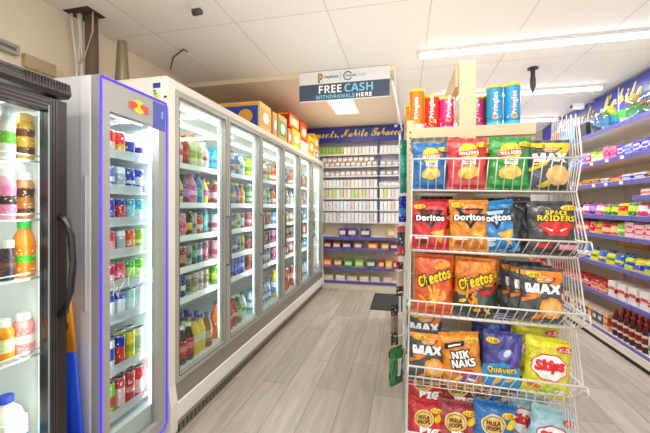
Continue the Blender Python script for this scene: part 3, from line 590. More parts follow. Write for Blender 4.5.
cone = thing('metal_flue', 'tapered bronze metal flue standing on the cooler roof', 'flue', (-1.95, 2.05, CT+.001))
MB().lathe([(.052, 0), (.053, .02), (.03, .42), (.03, .425)], M('8f7f6b', .35, .6), 20).build('tapered_tube', cone)
MB().lathe([(.054, 0), (.054, .012), (.05, .014)], M('6a5a48', .4, .6), 20, (0, 0, .0)).build('base_ring', cone)
cs_ = thing('ceiling_sensor', 'small dark cylindrical alarm sensor on the ceiling', 'sensor', (-1.4, 2.12, H))
MB().box(-.035, .035, -.02, .02, -.02, 0, M('d8d4cc')).build('mount_plate', cs_); MB().tube([(-.03, 0, -.04), (.035, 0, -.035)], .022, M('4a4642', .4), 12).build('sensor_barrel', cs_)
vt = thing('wall_vent_cover', 'tan vent cover on the wall above the black fridge', 'vent cover', (XL+.001, 1.80, 2.30))
MB().box(0, .03, -.1, .1, -.04, .04, M('bda88a', .6)).build('cover_plate', vt); MB().box(0, .02, .1, .16, -.06, .02, M('e0d2ba', .6)).build('cable_end', vt)
jb2 = thing('junction_unit', 'grey junction box on the wall over the black fridge', 'junction box', (XL+.001, 1.60, 2.335))
MB().box(0, .04, -.1, .06, -.03, .03, M('a8a29a', .5)).build('box_shell', jb2); MB().box(.04, .042, -.08, .04, -.01, .01, M('6a6660', .5)).build('vent_slot', jb2)
tag(MB().tube([(XL+.1, 3.0, H-.012), (XL+.32, 2.75, H-.02), (XL+.52, 2.62, H-.025), (XL+.57, 2.6, H-.06)], .006, M('4a4038', .6), 6).build('ceiling_wire'), 'thin dark wire trailing along the ceiling above the cooler', 'wire')

# ------------------------------------------------------------------ alcove: hanging sign, light panel, header, tobacco and vape wall unit
sg = thing('hanging_sign', 'white and slate ceiling sign reading FREE CASH WITHDRAWALS HERE', 'hanging sign', (0, 0, 0))
sx0, sx1, sy, sz0, sz1 = -1.055, -.134, 3.40, 2.447, 2.743
MB().box(sx0, sx1, sy, sy+.035, sz0, sz1, M('f2f3f4', .4)).build('sign_board', sg)
MB().box(sx0, sx1, sy-.002, sy-.0002, sz0, sz0+.165, M('49566b', .4)).build('slate_band', sg)
L1 = MB(); cx = (sx0+sx1)/2
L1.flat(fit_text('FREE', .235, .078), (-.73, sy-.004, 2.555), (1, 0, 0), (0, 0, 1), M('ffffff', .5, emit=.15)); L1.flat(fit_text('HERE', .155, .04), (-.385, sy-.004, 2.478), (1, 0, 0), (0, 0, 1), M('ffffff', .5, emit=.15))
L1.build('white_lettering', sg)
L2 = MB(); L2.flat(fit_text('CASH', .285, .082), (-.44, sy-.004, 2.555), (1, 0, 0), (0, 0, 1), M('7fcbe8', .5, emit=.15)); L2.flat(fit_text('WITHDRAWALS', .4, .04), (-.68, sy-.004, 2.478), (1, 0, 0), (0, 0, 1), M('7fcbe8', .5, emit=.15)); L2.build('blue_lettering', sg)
L3 = MB(); L3.flat(fit_text('P', .045, .085, off=.03), (-.83, sy-.003, 2.672), (1, 0, 0), (0, 0, 1), M('2a2a30')); L3.flat(fit_text('P', .04, .075, off=-.0), (-.828, sy-.004, 2.675), (1, 0, 0), (0, 0, 1), M('f0a83a')); L3.flat(fit_text('PayPoint', .14, None), (-.715, sy-.004, 2.675), (1, 0, 0), (0, 0, 1), M('2a2a30'))
ring = ell(.046, .046, n=24)[2:-1]; rin = [(a*.78, b_*.78) for a, b_ in ring]
for i in range(len(ring)-1): L3.flat(([ring[i], ring[i+1], rin[i+1], rin[i]], [(0, 1, 2, 3)]), (-.548, sy-.004, 2.675), (1, 0, 0), (0, 0, 1), M('38506a'))
L3.box(-.625, -.6225, sy-.004, sy-.002, 2.63, 2.72, M('9aa0a8')); L3.flat(fit_text('Counter', .11, None), (-.512, sy-.005, 2.677), (1, 0, 0), (0, 0, 1), M('26405a')); L3.flat(fit_text('Cash', .07, None), (-.405, sy-.005, 2.677), (1, 0, 0), (0, 0, 1), M('7fcbe8'))
L3.build('sponsor_logos', sg)
for xx in (-.9, -.3): MB().tube([(xx, sy+.017, sz1), (xx, sy+.017, H)], .004, M('c8c8c8', .3, .8), 6).build('hanger', sg)
# ceiling light panel in the alcove
def troffer(x, y, w, d, z, lab):
    t = thing('ceiling_light_panel', lab, 'ceiling light', (x, y, z))
    MB().box(-w/2-.03, w/2+.03, -d/2-.03, -d/2, -.012, 0, M('f0ece0')).box(-w/2-.03, w/2+.03, d/2, d/2+.03, -.012, 0, M('f0ece0')).box(-w/2-.03, -w/2, -d/2, d/2, -.012, 0, M('f0ece0')).box(w/2, w/2+.03, -d/2, d/2, -.012, 0, M('f0ece0')).build('frame', t)
    MB().box(-w/2, w/2, -d/2, d/2, -.006, -.001, M('ffe9b4', .5, emit=2.2)).build('diffuser', t)
troffer(-.79, 4.5, .3, .8, H-.031, 'square recessed ceiling light shining behind the hanging sign')
# slim white light rail running from the sign toward the wall unit
rl = thing('light_rail', 'slim white light rail running back from the hanging sign', 'light rail', (0, 0, 0))
a, b_ = Vector((-.115, 3.5, 2.62)), Vector((-.03, 5.6, 2.58))
MB().tube([a, b_], .012, M('f2f4f6', .4, emit=.12), 8).build('rail_tube', rl)
for t in (.08, .5, .92):
    p = a.lerp(b_, t); MB().tube([p, (p.x, p.y, H-.04)], .004, M('d0d0d0', .3, .6), 6).build('rail_hanger', rl)
# header board and unit
UX0, UX1, UY = -1.98, -.055, 5.75
tu = thing('tobacco_wall_unit', 'blue and cream wall unit of vape and tobacco shelves under the far header', 'wall unit')
navy = M('3a4f8c', .5); crm = M('ddd3bd', .6); lipb = M('5a55a8', .45); shw = M('e6e4dd', .5)
MB().box(UX0, UX1, YB-.03, YB-.001, 0, 2.45, crm).build('back_panel', tu)
MB().box(UX0, UX1, YB-.034, YB-.0305, 1.11, 2.44, M('c4c8d8', .6)).build('upper_back', tu)
for xx in (UX0, -.42, UX1-.02): MB().box(xx, xx+.02, UY-.02, YB-.03, 1.11, 2.44, navy).build('upright', tu)
MB().box(UX0, UX1, UY-.12, YB-.03, 0, .09, crm).build('plinth', tu)
hd = thing('header_sign', 'royal blue header board with gold script over the tobacco shelves', 'sign board')
MB().box(UX0, .0, UY-.05, UY-.02, 2.45, 2.70, M('2d3396', .4)).build('board', hd)
s = 'Payments, Mobile Tobacco'
for mt, off, dz in (('6a5a20', .02, -.001), ('f0d860', 0.006, -.002)):
    vf = fit_text(s, 1.72, .19, 'script', off); m_ = MB(); m_.flat(vf, (-.90, UY-.051+dz, 2.57), (1, 0, 0), (0, 0, 1), M(mt, .5)); m_.build('script_lettering' if off < .01 else 'lettering_shadow', hd)
MB().box(-.155, -.105, UY-.06, UY-.05, 2.66, 2.70, M('e8e8e8')).build('clip', hd)
USZ = [2.25, 2.045, 1.885, 1.70, 1.51, 1.31, 1.11]
nmr = ['top', 'second', 'third', 'fourth', 'fifth', 'sixth', 'seventh']
for i, z in enumerate(USZ):
    for xa, xb in ((UX0+.02, -.42), (-.40, UX1-.02)):
        s_ = MB().box(xa, xb, UY-.03, YB-.034, z-.012, z, shw).build('shelf', tu)
        MB().box(xa, xb, UY-.036, UY-.03, z-.022, z+.004, M('dcdde4', .4)).build('ticket_strip', s_)
LSZ = [.86, .665, .36, .13]
for i, z in enumerate(LSZ):
    s_ = MB().box(UX0, UX1, UY-.12, YB-.03, z-.02, z, shw).build('shelf', tu)
    MB().box(UX0, UX1, UY-.13, UY-.12, z-.04, z+.005, lipb).build('ticket_strip', s_)
def disc(mat):
    key = ('disc', mat.name)
    if key in PROTO: return PROTO[key]
    vs = MB(); n = 12
    c = [(0.041*math.cos(2*PI*k/n), .041+.041*math.sin(2*PI*k/n)) for k in range(n)]
    vs.add([(a, -.02, b_) for a, b_ in c]+[(a, .03, b_) for a, b_ in c], [tuple(range(n)), tuple(range(2*n-1, n-1, -1))]+[(k, k+n, (k+1) % n+n, (k+1) % n) for k in range(n)], M('d8d0c8', .5), False)
    c2 = [(0.03*math.cos(2*PI*k/n), .041+.03*math.sin(2*PI*k/n)) for k in range(n)]
    vs.add([(a, -.0215, b_) for a, b_ in c2], [tuple(range(n))], mat)
    PROTO[key] = [('tin', vs.mesh())]; return PROTO[key]
r9 = random.Random(3)
discc = [('c87a86', 'pink'), ('a8a8b4', 'silver'), ('e8a86a', 'peach'), ('d8a8a8', 'pale pink'), ('b8a8a0', 'grey brown'), ('d88a9a', 'rose'), ('8a9a8a', 'sage')]
boxc = [('dcd4d4','e0a0b0','white and pink'), ('f2f2f0','8ac08a','white and green'), ('ececf4','8a8ad8','white and lilac'), ('f4f0f0','d85a6a','white and red'), ('eef4f4','5ab8c8','white and cyan'), ('f4f4ee','e0c85a','white and yellow')]
def vape_row(i, z, xa, xb, side):
    if i in (1, 2): pitch, w = .085, .08
    else: pitch, w = .062, .055
    n = int((xb-xa)/pitch)
    for k in range(n):
        x = xa+(k+.5)*(xb-xa)/n
        if x < -1.42: continue
        q = n-1-k
        wh = f"{ORD[q]} from the {'blue' if side=='left' else 'end'} upright, {nmr[i]} shelf, {'wide' if side=='left' else 'narrow'} bay"
        grp = f"vape packs on the {nmr[i]} shelf, {'wide' if side=='left' else 'narrow'} bay"
        if i in (1, 2) or (side == 'right' and i in (3,)):
            c, nm = r9.choice(discc); put(disc(pack(c, 'f2eeee', 'ffffff')), 'tobacco_tin', f"{nm} round tin, {wh}", 'tin', (x, UY+r9.uniform(-.002, .004), z+.001), grp)
            if i == 1 and side == 'left' and k < n-1: put(disc(pack(c, 'f2eeee', 'ffffff')), 'tobacco_tin', f"{nm} tin stacked on top, {wh}", 'tin', (x+.0425, UY, z+.0755), grp)
        else:
            c1, c2, nm = r9.choice(boxc)
            if i == 0 and side == 'left' and x < -.98: c1, c2, nm = 'a8c87a', '5a9a4a', 'green'
            if i == 6: c2, nm = r9.choice([('3a6ad8', 'white and blue'), ('d83a4a', 'white and scarlet'), ('3ab8a0', 'white and teal'), ('7a4ad0', 'white and violet')])
            if i == 4: c1, c2, nm = r9.choice([('c8e0a8','8ac04a','pale green'), ('f0d8e0','d8608a','pale pink'), ('f0eee8','c8b89a','ivory')])
            hh = {0: .12, 3: .12, 4: .15, 5: .15, 6: .155}[i] if i in (0, 3, 4, 5, 6) else .1
            put(carton(pack(c1, c1, c2, .5, 4.5), w, .05, hh), 'vape_box', f"{nm} vape box, {wh}", 'vape box', (x, UY+.005, z+.001), grp)
for i, z in enumerate(USZ):
    vape_row(i, z, UX0+.03, -.43, 'left'); vape_row(i, z, -.395, UX1-.025, 'right')
low = [
 [(-1.0, .12, 'purple'), (-.84, .15, 'violet'), (-.62, .16, 'dark purple'), (-.2, .12, 'gold')],
 [(-1.26, .13, 'dark red'), (-1.1, .13, 'brown'), (-.93, .15, 'purple'), (-.74, .14, 'mauve'), (-.5, .16, 'orange'), (-.3, .12, 'tan'), (-.16, .12, 'plum')],
 [(-1.26, .14, 'orange'), (-1.08, .14, 'bronze'), (-.9, .14, 'green'), (-.72, .14, 'lime'), (-.53, .15, 'teal'), (-.36, .1, 'red'), (-.24, .1, 'yellow'), (-.12, .1, 'scarlet')],
 [(-1.24, .15, 'cream'), (-1.04, .15, 'white'), (-.84, .16, 'beige'), (-.64, .14, 'ivory'), (-.46, .14, 'pale grey'), (-.26, .13, 'pale pink')]]
CH = {'purple': '5a3a8a', 'violet': '4a3a9a', 'dark purple': '3f2f78', 'gold': 'd8b04a', 'dark red': '6a2a2a', 'brown': 'a8602a', 'mauve': '7a5a80', 'orange': 'e8862a', 'tan': 'c89a5a', 'plum': '5a2a4a', 'bronze': '9a7a4a', 'green': '3aa03a', 'lime': '9ac84a', 'teal': '3a6a6a', 'red': 'c8282a', 'yellow': 'e8c82a', 'scarlet': 'e03a2a', 'cream': 'e0d8c8', 'white': 'f0eeea', 'beige': 'd0c0a8', 'ivory': 'ece4d4', 'pale grey': 'd0d0d0', 'pale pink': 'e8d0cc'}
hts = [.14, .1, .12, .08]
for i, row in enumerate(low):
    for k, (x, w, nm) in enumerate(row):
        put(carton(pack(CH[nm], 'e8e0d8' if i == 3 else CH[nm], 'e8e0d0', .45, 5), w, .16, hts[i], M('e8dcc8')), 'snack_carton', f"{nm} carton, {ORD[k]} from the cooler on the {ORD[i]} low shelf of the far unit", 'carton', (x, UY-.03, LSZ[i]+.001), 'cartons on the low shelves of the far unit')
# door mat
mt = thing('floor_mat', 'dark grey doormat on the floor before the far unit', 'mat', (-.22, 5.0, 0))
MB().box(-.21, .2, -.42, .42, .001, .012, M('3b3b3c', .9)).build('mat_pile', mt); MB().box(-.225, .215, -.435, .435, .0005, .006, M('252525', .7)).build('rubber_edge', mt)

# ------------------------------------------------------------------ lights in the shop
def batten(x0, x1, y, lab, e=9):
    t = thing('strip_light', lab, 'strip light', ((x0+x1)/2, y, H), 'strip lights across the ceiling'); w = (x1-x0)/2
    MB().box(-w, w, -.03, .03, -.03, 0, M('eceae6', .5)).build('housing', t)
    MB().prismX([(-.028, -.03), (-.02, -.055), (.02, -.055), (.028, -.03)], -w+.02, w-.02, M('ffffff', .5, emit=e)).build('tube_diffuser', t)
    MB().box(-w-.01, -w+.02, -.032, .032, -.058, 0, M('dedcd8')).build('end_cap', t); MB().box(w-.02, w+.01, -.032, .032, -.058, 0, M('dedcd8')).build('end_cap', t)
batten(.12, 2.3, 3.18, 'long white strip light across the ceiling, closest to the camera in view')
batten(.35, 2.2, 4.50, 'white strip light behind the cream post, second one in')
batten(.5, 2.3, 5.95, 'white strip light deepest in the shop')
batten(-1.2, .9, 1.0, 'added fill strip light overhead, unseen just above the camera')  # out of view, added as fill for the near half of the shop
batten(-1.2, .9, -.6, 'added fill strip light, unseen behind the camera near the shop front')  # second unseen batten, put in for fill light from behind the camera
def area(x, y, z, sx, sy, p, c=(1, 1, 1), rot=(0, 0, 0)):
    l = bpy.data.lights.new('lamp', 'AREA'); l.shape = 'RECTANGLE'; l.size = sx; l.size_y = sy; l.energy = p; l.color = c
    o = bpy.data.objects.new('lamp', l); o.location = (x, y, z); o.rotation_euler = rot; C.objects.link(o); return o
area(1.2, 3.18, H-.08, 2.0, .06, 24); area(1.25, 4.5, H-.08, 1.8, .06, 24); area(1.4, 5.95, H-.08, 1.8, .06, 22)
area(-.15, 1.0, H-.08, 2.0, .06, 20, (1, .97, .92)); area(-.15, -.6, H-.08, 2.0, .06, 26)  # lamps of the two added fill battens
area(-.79, 4.5, H-.05, .3, .8, 14, (1, .9, .74))
area(-.4, 1.6, 2.1, 1.6, 4.0, 12, (1, .97, .92), (PI, 0, 0)); area(1.2, 3.6, 2.0, 1.6, 5.0, 9, (1, .98, .97), (PI, 0, 0)); area(-.7, 4.6, 2.1, 1.0, 1.8, 4, (1, .92, .82), (PI, 0, 0))  # upward fill lamps added to brighten the ceiling, no fixtures belong to them
for i in range(3): area(CX-.18, CY0+.62+i*1.24, 2.0, .03, 1.2, 3.6, (.97, 1, 1))
area(RX-.08, 1.5, 1.8, .03, .2, 3.2, (.97, 1, 1)); area(BX-.18, .75, 1.74, .05, .5, 2.2, (1, 1, .98))
for i in range(ND): area(CX-.062, CY0+(i+1)*PITCH-.03, 1.2, 1.55, .03, 1.5, (.98, 1, 1), (0, PI/2, .25)); area(CX-.062, CY0+i*PITCH+.05, 1.2, 1.55, .03, .9, (.98, 1, 1), (0, PI/2, -.25))
area(RX-.055, RY1-.07, 1.05, 1.4, .02, 1.2, (1, 1, 1), (0, PI/2, .3)); area(RX-.055, RY0+.07, 1.05, 1.4, .02, 1.3, (1, 1, 1), (0, PI/2, -.3))
area(BX-.055, BY1-.1, 1.05, 1.3, .02, 1.0, (1, 1, 1), (0, PI/2, .5)); area(BX-.055, BY0+.1, 1.05, 1.3, .02, 1.6, (1, 1, 1), (0, PI/2, -.5))
W = bpy.data.worlds.new('World'); bpy.context.scene.world = W; W.use_nodes = True
bg = W.node_tree.nodes['Background']; bg.inputs[0].default_value = (1, .98, .95, 1); bg.inputs[1].default_value = 1.15

# spot bracket, camera
sp = thing('ceiling_bracket', 'short black pole bracket hanging from the ceiling', 'bracket', (1.256, 3.81, H))
MB().lathe([(.05, -.012), (.05, 0)], M('2e2c2c'), 16).build('ceiling_plate', sp); MB().lathe([(.006, -.27), (.018, -.2), (.026, -.19), (.026, -.1), (.02, -.09), (.022, -.012)], M('3a3838', .5), 12).build('pole', sp)
cc = thing('security_camera', 'small white security camera mounted above the blue header', 'security camera', (2.2, 5.0, 2.66))
MB().tube([(.16, 0, .04), (.06, 0, .03), (.02, 0, 0)], .012, M('ecebe8'), 8).build('bracket_arm', cc); MB().rbox(-.1, .03, -.035, .035, -.05, .02, M('f0efec', .4), .01).build('camera_housing', cc); MB().tube([(-.1, 0, -.015), (-.115, 0, -.015)], .02, M('2a2a2a'), 12).build('lens', cc)

exec_parts = []
# ------------------------------------------------------------------ right wall shelving
RXF = 1.93; RXB = 2.40
lilac = M('6866b4', .45); rsh = M('ece7dc', .5); rcrm = M('f1eadb', .6)
rh = thing('header_sign', 'royal blue header board with gold script above the side wall shelving', 'sign board')
MB().box(RXB-.04, RXB-.01, 2.3, 6.7, 2.38, 2.715, M('3238a4', .4)).build('board', rh)
for y in (2.3, 4.5): MB().box(RXB-.045, RXB-.04, y, y+.02, 2.38, 2.715, M('d8d8e0')).build('board_joint', rh)
s = 'Payments, Mobile Tobacco'
for mt_, off, dx in (('5a4c20', .025, -.001), ('efe07a', .008, -.003)):
    for yc in (4.65,):
        m_ = MB(); m_.flat(fit_text(s, 2.95, .25, 'script', off), (RXB-.041+dx, yc, 2.555), (0, -1, 0), (0, 0, 1), M(mt_, .5)); m_.build('script_lettering' if off < .01 else 'lettering_shadow', rh)
RZ = [(2.14, 'top', .42), (1.83, 'second', .42), (1.60, 'third', .42), (1.28, 'fourth', .42), (1.09, 'fifth', .42), (.80, 'sixth', .42), (.50, 'seventh', .42), (.135, 'bottom', .47)]
bays = [(2.5, 3.5), (3.5, 4.5), (4.5, 5.5), (5.5, 6.5)]
bn = ['nearest', 'second', 'third', 'last']
for bi, (y0, y1) in enumerate(bays):
    t = thing('shelving_bay', f"{'closest' if bi==0 else bn[bi]} cream shelving bay with blue ticket strips along the side wall", 'shelving bay', group='shelving bays along the side wall')
    MB().box(RXB, RXB+.02, y0, y1, 0, 2.38, rcrm).build('back_panel', t)
    MB().box(RXB-.03, RXB, y1-.05, y1-.002, .12, 2.36, rcrm).build('upright', t)
    MB().prismY([(RXF+.01, 0), (RXB, 0), (RXB, .11), (RXF-.01, .11), (RXF-.01, .04), (RXF+.01, .035)], y0, y1, rcrm).build('plinth', t)
    MB().box(RXF-.003, RXF+.01, y0, y1, 0, .035, M('1e1b1a', .6)).build('skirting', t)
    zs = [z for z, _, _ in RZ]+([1.455] if bi == 0 else [])
    for z in zs:
        yy1 = y1-.006
        s_ = MB().box(RXF+.005, RXB, y0+.002, yy1, z-.028, z-.006, rsh).build('shelf', t)
        tl = MB(); tl.prismY([(RXF+.006, z+.004), (RXF-.006, z+.0), (RXF-.002, z-.04), (RXF+.006, z-.04)], y0+.004, yy1, lilac)
        tl.build('ticket_strip', s_)
        q = random.Random(int(z*100)+bi)
        if z in (1.60, 1.83):
            for k in range(3):
                yk = y0+.12+k*.24+q.uniform(-.03, .03); st = MB(); st.prismY([(RXF-.0045, z-.003), (RXF-.0075, z-.004), (RXF-.0045, z-.034), (RXF-.0025, z-.034)], yk, yk+.055, M('eeeef4', .4))
                st.build('price_ticket', s_)
def rput(pr, name, lab, cat, x, y, z, grp, rz=-PI/2, **k): return put(pr, name, lab, cat, (x, y, z), grp, rz, **k)
R = random.Random(21)
# colours per shelf, from the near bay inwards
shelves = {
 1: [('carton', .11, .12, [('b8c0e8','6a80d8','pale blue'), ('e898c4','d8408a','pink'), ('8ac0e0','2a90b8','aqua'), ('f4c8d8','d83a80','magenta'), ('6a5ac8','e8e8f4','violet'), ('a8c84a','f0f0e0','lime'), ('1e1c20','c8c8d0','black')], 'gadget_box', 'accessory box')],
 2: [('flat', .17, .06, [('d83a4a','f0c83a','red and yellow'), ('4a4a58','d8d8e0','charcoal'), ('f0c0d0','e04a80','pink'), ('e8e0d0','3a6ad0','white and blue'), ('d8a83a','3a2a20','gold and brown'), ('b8b8c4','b83a4a','silver and red')], 'stationery_pack', 'flat pack')],
 3: [('pouch', .13, .125, [('6a3a9a','c89ae0','purple'), ('d82a2a','f0d0a0','red'), ('2a8a3a','d8e84a','green'), ('e8742a','f8d070','orange'), ('1e1e1e','d8d8d8','black'), ('f0d030','d83a2a','yellow'), ('e05a9a','ffffff','pink'), ('b81e2a','f0f0f0','dark red')], 'sweet_bag', 'bag of sweets')],
 4: [('pouch', .13, .13, [('e8c030','c83a2a','yellow'), ('d86a2a','f4e0b0','orange'), ('8ac83a','f0f0c0','lime green'), ('c8283a','f4d8c0','red'), ('2a6ac8','a8d0f0','blue'), ('f0c0cc','e03a5a','pink and white')], 'sweet_bag', 'bag of sweets')],
 5: [('pouch', .14, .12, [('e8d030','2a5ac0','yellow and blue'), ('2a7ac8','f0e03a','blue and yellow'), ('f0e040','3a9a4a','yellow'), ('4a7ad8','ffffff','sky blue'), ('c8e04a','2a5ac0','lime and blue')], 'sweet_bag', 'bag of gummy sweets')],
 6: [('flat', .15, .1, [('c81e24','f0c8a0','red'), ('b8141c','e8e0d8','dark red'), ('c8181e','e8b0a0','scarlet'), ('a01a1e','f0a030','crimson and orange')], 'biscuit_pack', 'biscuit pack')],
}
def blist(y): 
    bi = min(3, max(0, int(y-2.5))); return ['closest', 'second', 'third', 'last'][bi], y-(2.5+bi)
cnt = {}
for si, specs in shelves.items():
    z = RZ[si][0]; nmz = RZ[si][1]
    kind, w, h, cs, nme, catn = specs[0]
    y = 2.92
    zz0 = z-.005
    while y < 6.2:
        bay, _ = blist(y); key = (si, bay); cnt[key] = cnt.get(key, 0)+1
        c1, c2, nm = R.choice(cs)
        if si == 6 and y < 3.85 and y > 3.1: kind2 = 'wbox'
        else: kind2 = kind
        if si == 4 and y < 3.6: c1, c2, nm = ('f0d0d4', 'e04a6a', 'pale pink'); kind2 = 'carton'
        lab = f"{nm} {catn}, {ORD[cnt[key]-1]} along, {nmz} shelf, {bay} side bay"
        grp = f"{catn}s on the {nmz} side shelf"
        hh = h*R.uniform(.85, 1.08)
        if kind2 == 'carton':
            rput(carton(pack(c1, c2, 'ffffff', .4, 5), w-.012, .12, round(hh, 2), pack(c2, c1)), nme, lab, 'box', RXF+.085, y, zz0, grp)
        elif kind2 == 'flat':
            rput(carton(pack(c1, c2, 'ffffff', .35, 5), w-.015, .16, round(hh, 2), pack(c2, c1)), nme, lab, 'pack', RXF+.10, y, zz0, grp, rz=-PI/2+R.uniform(-.1, .1))
        elif kind2 == 'wbox':
            rput(carton(pack('f0eeea', 'c8302e', 'e8d8d0', .4, 5), .115, .14, .15, pack('e8e4e0', 'c8302e')), 'tea_box', f"white box with red stripe, {ORD[cnt[key]-1]} along, {nmz} shelf, {bay} side bay", 'box', RXF+.09, y, zz0, grp)
        else:
            rput(pouch(pack(c1, c2, 'f8f0e0', .3, 5), w+.005, round(hh, 2), .05), nme, lab, 'sweet bag', RXF+.05, y, zz0, grp, rz=-PI/2+R.uniform(-.12, .12), rx=R.uniform(-.25, -.05))
            rput(pouch(pack(c1, c2, 'f8f0e0', .3, 5), w+.005, round(hh*1.05, 2), .05), nme, lab+', rear row', 'sweet bag', RXF+.13, y+R.uniform(-.03, .03), zz0, grp, rz=-PI/2+R.uniform(-.12, .12), rx=-.15)
        y += w+.004
# extra part shelf of the closest bay
for k in range(4):
    rput(carton(pack('e8d8dc', 'd03a4a', 'ffffff', .4, 5), .15, .15, .06, pack('f0c0c0', 'c83040')), 'gift_pack', f"pink and white pack, {ORD[k]} on the short extra shelf of the closest side bay", 'pack', RXF+.1, 2.85+k*.17, 1.451, 'packs on the short extra shelf')
# bottom shelf: sauce bottles, tubs, tins
yb = 2.95; k = 0
bz = RZ[7][0]-.005
for i in range(2): rput([('tub_body', MB().rbox(-.06, .06, -.06, .06, 0, .17, M('eef0ee', .4), .015).mesh()), ('lid', MB().rbox(-.063, .063, -.063, .063, .17, .195, M('2a5ab8', .4), .015).mesh()), ('printed_label', MB().box(-.045, .045, -.0615, -.0605, .03, .14, pack('f0f4f0', '4aa84a', '3a6ac8')).mesh())], 'detergent_tub', f"white tub with blue lid, {ORD[i]} beside the sauce bottles", 'tub', RXF+.09, 3.17+i*.13, bz, 'white tubs on the bottom side shelf')
for i in range(12):
    row = i % 2; y = 3.42+(i//2)*.085
    rput(bottle('5a1a18', 'd8202c', pack('e8e0d8', '8a2a24', 'b83a30'), .032, .25, .35), 'sauce_bottle', f"dark red sauce bottle with red cap, {ORD[i//2]} in the {'front' if row==0 else 'rear'} row, bottom shelf", 'sauce bottle', RXF+.06+row*.09, y+row*.04, bz, 'sauce bottles on the bottom side shelf', rz=i)
for i in range(8):
    y = 3.97+i*.1
    c1, c2, nm = R.choice([('d8d4cc', '3a3638', 'white and black'), ('a8a8ac', 'f0f0f0', 'grey'), ('e8c8a0', 'c85a3a', 'peach'), ('e0e0e4', '5a6a9a', 'silver')])
    rput(carton(pack(c1, c2, 'f0f0f0', .5, 5), .085, .1, .17, pack(c2, c1)), 'grocery_box', f"{nm} grocery box, {ORD[i]} past the sauce bottles on the bottom side shelf", 'box', RXF+.08, y, bz, 'grocery boxes on the bottom side shelf')
for i in range(10):
    y = 4.82+i*.12; c1, c2, nm = R.choice([('c8282a', 'f0f0f0', 'red'), ('3a3a48', 'd8d8e0', 'dark'), ('e8e0d0', 'c83a3a', 'cream')])
    rput(carton(pack(c1, c2, 'f0f0f0', .5, 5), .1, .1, .18), 'grocery_box', f"{nm} grocery box, {ORD[i]} at the deep end of the bottom side shelf", 'box', RXF+.08, y, bz, 'grocery boxes at the deep end of the bottom side shelf')
# long yellow and blue boxes lying on the sixth shelf
rput(carton(pack('e8a83a', 'e0982a', 'c87a20', .5, 3), .5, .08, .05, M('f0c040')), 'long_sweet_box', 'long narrow golden box lying above the gummy sweets', 'box', RXF+.3, 4.0, RZ[5][0]+.16, None)
bpy.data.objects[-1] if False else None
# toys on the top shelf
def toy_gun(c1, c2, c3):
    bdy = MB(); bdy.rbox(-.13, .1, -.022, .022, .06, .12, M(c1, .35), .012); bdy.tube([(-.13, 0, .1), (-.19, 0, .1)], [.022, .014], M(c1, .35), 10)
    grip = MB(); grip.prismY([(.03, .065), (.085, .065), (.11, -.0), (.06, -.0)], -.018, .018, M(c2, .35))
    tank = MB(); tank.lathe([(.012, 0), (.045, .02), (.05, .05), (.035, .085), (.012, .1)], M(c3, .3, coat=.4), 14, (0, 0, .115))
    trig = MB(); trig.tube([(.02, 0, .06), (.0, 0, .03), (.02, 0, .015)], .006, M(c3, .4), 6)
    return [('toy_barrel', bdy.mesh()), ('grip', grip.mesh()), ('water_tank', tank.mesh()), ('trigger', trig.mesh())]
tz = RZ[0][0]-.005
for y, cs, lab in ((2.95, ('5ac83a', 'e8642a', '3a6ad0'), 'green and orange toy water blaster on the top side shelf'), (3.34, ('e8642a', '5ac83a', '4ab83a'), 'orange toy water blaster leaning next to the green one'), (3.73, ('4ac83a', '3a9ad8', 'e8a02a'), 'lime toy blaster beside the blue toy on the top shelf'),
                   (4.12, ('5ab8e8', '3a8ad0', 'd8e03a'), 'sky blue toy blaster with yellow tank on the top shelf'), (4.98, ('6ac0e8', '4a9ae0', '88c8f0'), 'pale blue toy blaster in the middle of the top shelf'), (5.4, ('2a6ad0', '3a4a9a', 'e8743a'), 'deep blue toy blaster toward the back of the top shelf')):
    o = rput(toy_gun(*cs), 'toy_blaster', lab, 'toy', RXF+.14, y, tz+.01, 'toy blasters on the top side shelf', rz=-PI/2+.15, ry=0.0, sc=1.2)
tag(MB().box(RXF+.05, RXF+.2, 4.38, 4.64, tz, tz+.17, M('1c1a1e', .5)).build('toy_box'), 'plain black toy box on the top side shelf', 'box')
for i, y in enumerate((3.23, 3.5, 4.1)):
    rput(pouch(glass('c8dce8', .5, .15, 'bag'), .26, .2, .14), 'clear_toy_bag', f"clear plastic toy bag, {['close to the green blaster','beside the lime blaster','around the sky blue blaster'][i]}", 'plastic bag', RXF+.05, y, tz, 'clear toy bags')

# ------------------------------------------------------------------ gondola behind the crisps
GX0, GX1, GY0, GY1 = .045, .625, 1.92, 4.3; GXC = .315
go = thing('shelf_gondola', 'cream double sided gondola with central post behind the crisps stand', 'gondola')
gc = M('e0cda8', .5)
MB().box(GXC-.01, GXC+.01, GY0+.02, GY1, .1, 1.6, gc).build('spine_panel', go)
MB().box(GX0+.01, GX1-.01, GY0+.005, GY0+.02, 0, 1.62, M('d9cdb8', .6)).build('end_panel', go)
pz = 2.115
MB().box(GXC-.036, GXC+.044, GY0-.035, GY0+.0, 0, pz, gc).build('post', go)
MB().box(GXC-.04, GXC+.036, GY1-.04, GY1, 0, pz, gc).build('post', go)
MB().prismX([(GY0, pz-.01), (GY0, pz-.12), (GY1, pz-.12), (GY1, pz-.01)], GXC-.05, GXC-.015, gc).build('top_beam', go)
MB().prismX([(GY0, 1.78), (GY0+.04, 1.78), (GY0+.5, 2.07), (GY0+.46, 2.1)], GXC-.03, GXC-.01, gc).build('brace', go)
slot = MB()
for i in range(52): slot.box(GX0-.012+.012, GX0+.012, GY0-.0415, GY0-.0405, .12+i*.03, .13+i*.03, M('6a5e4c'))
up = MB().box(GX0-.03, GX0+.006, GY0-.04, GY0-.01, 0, 1.82, gc).build('slotted_upright', go)
s2 = MB()
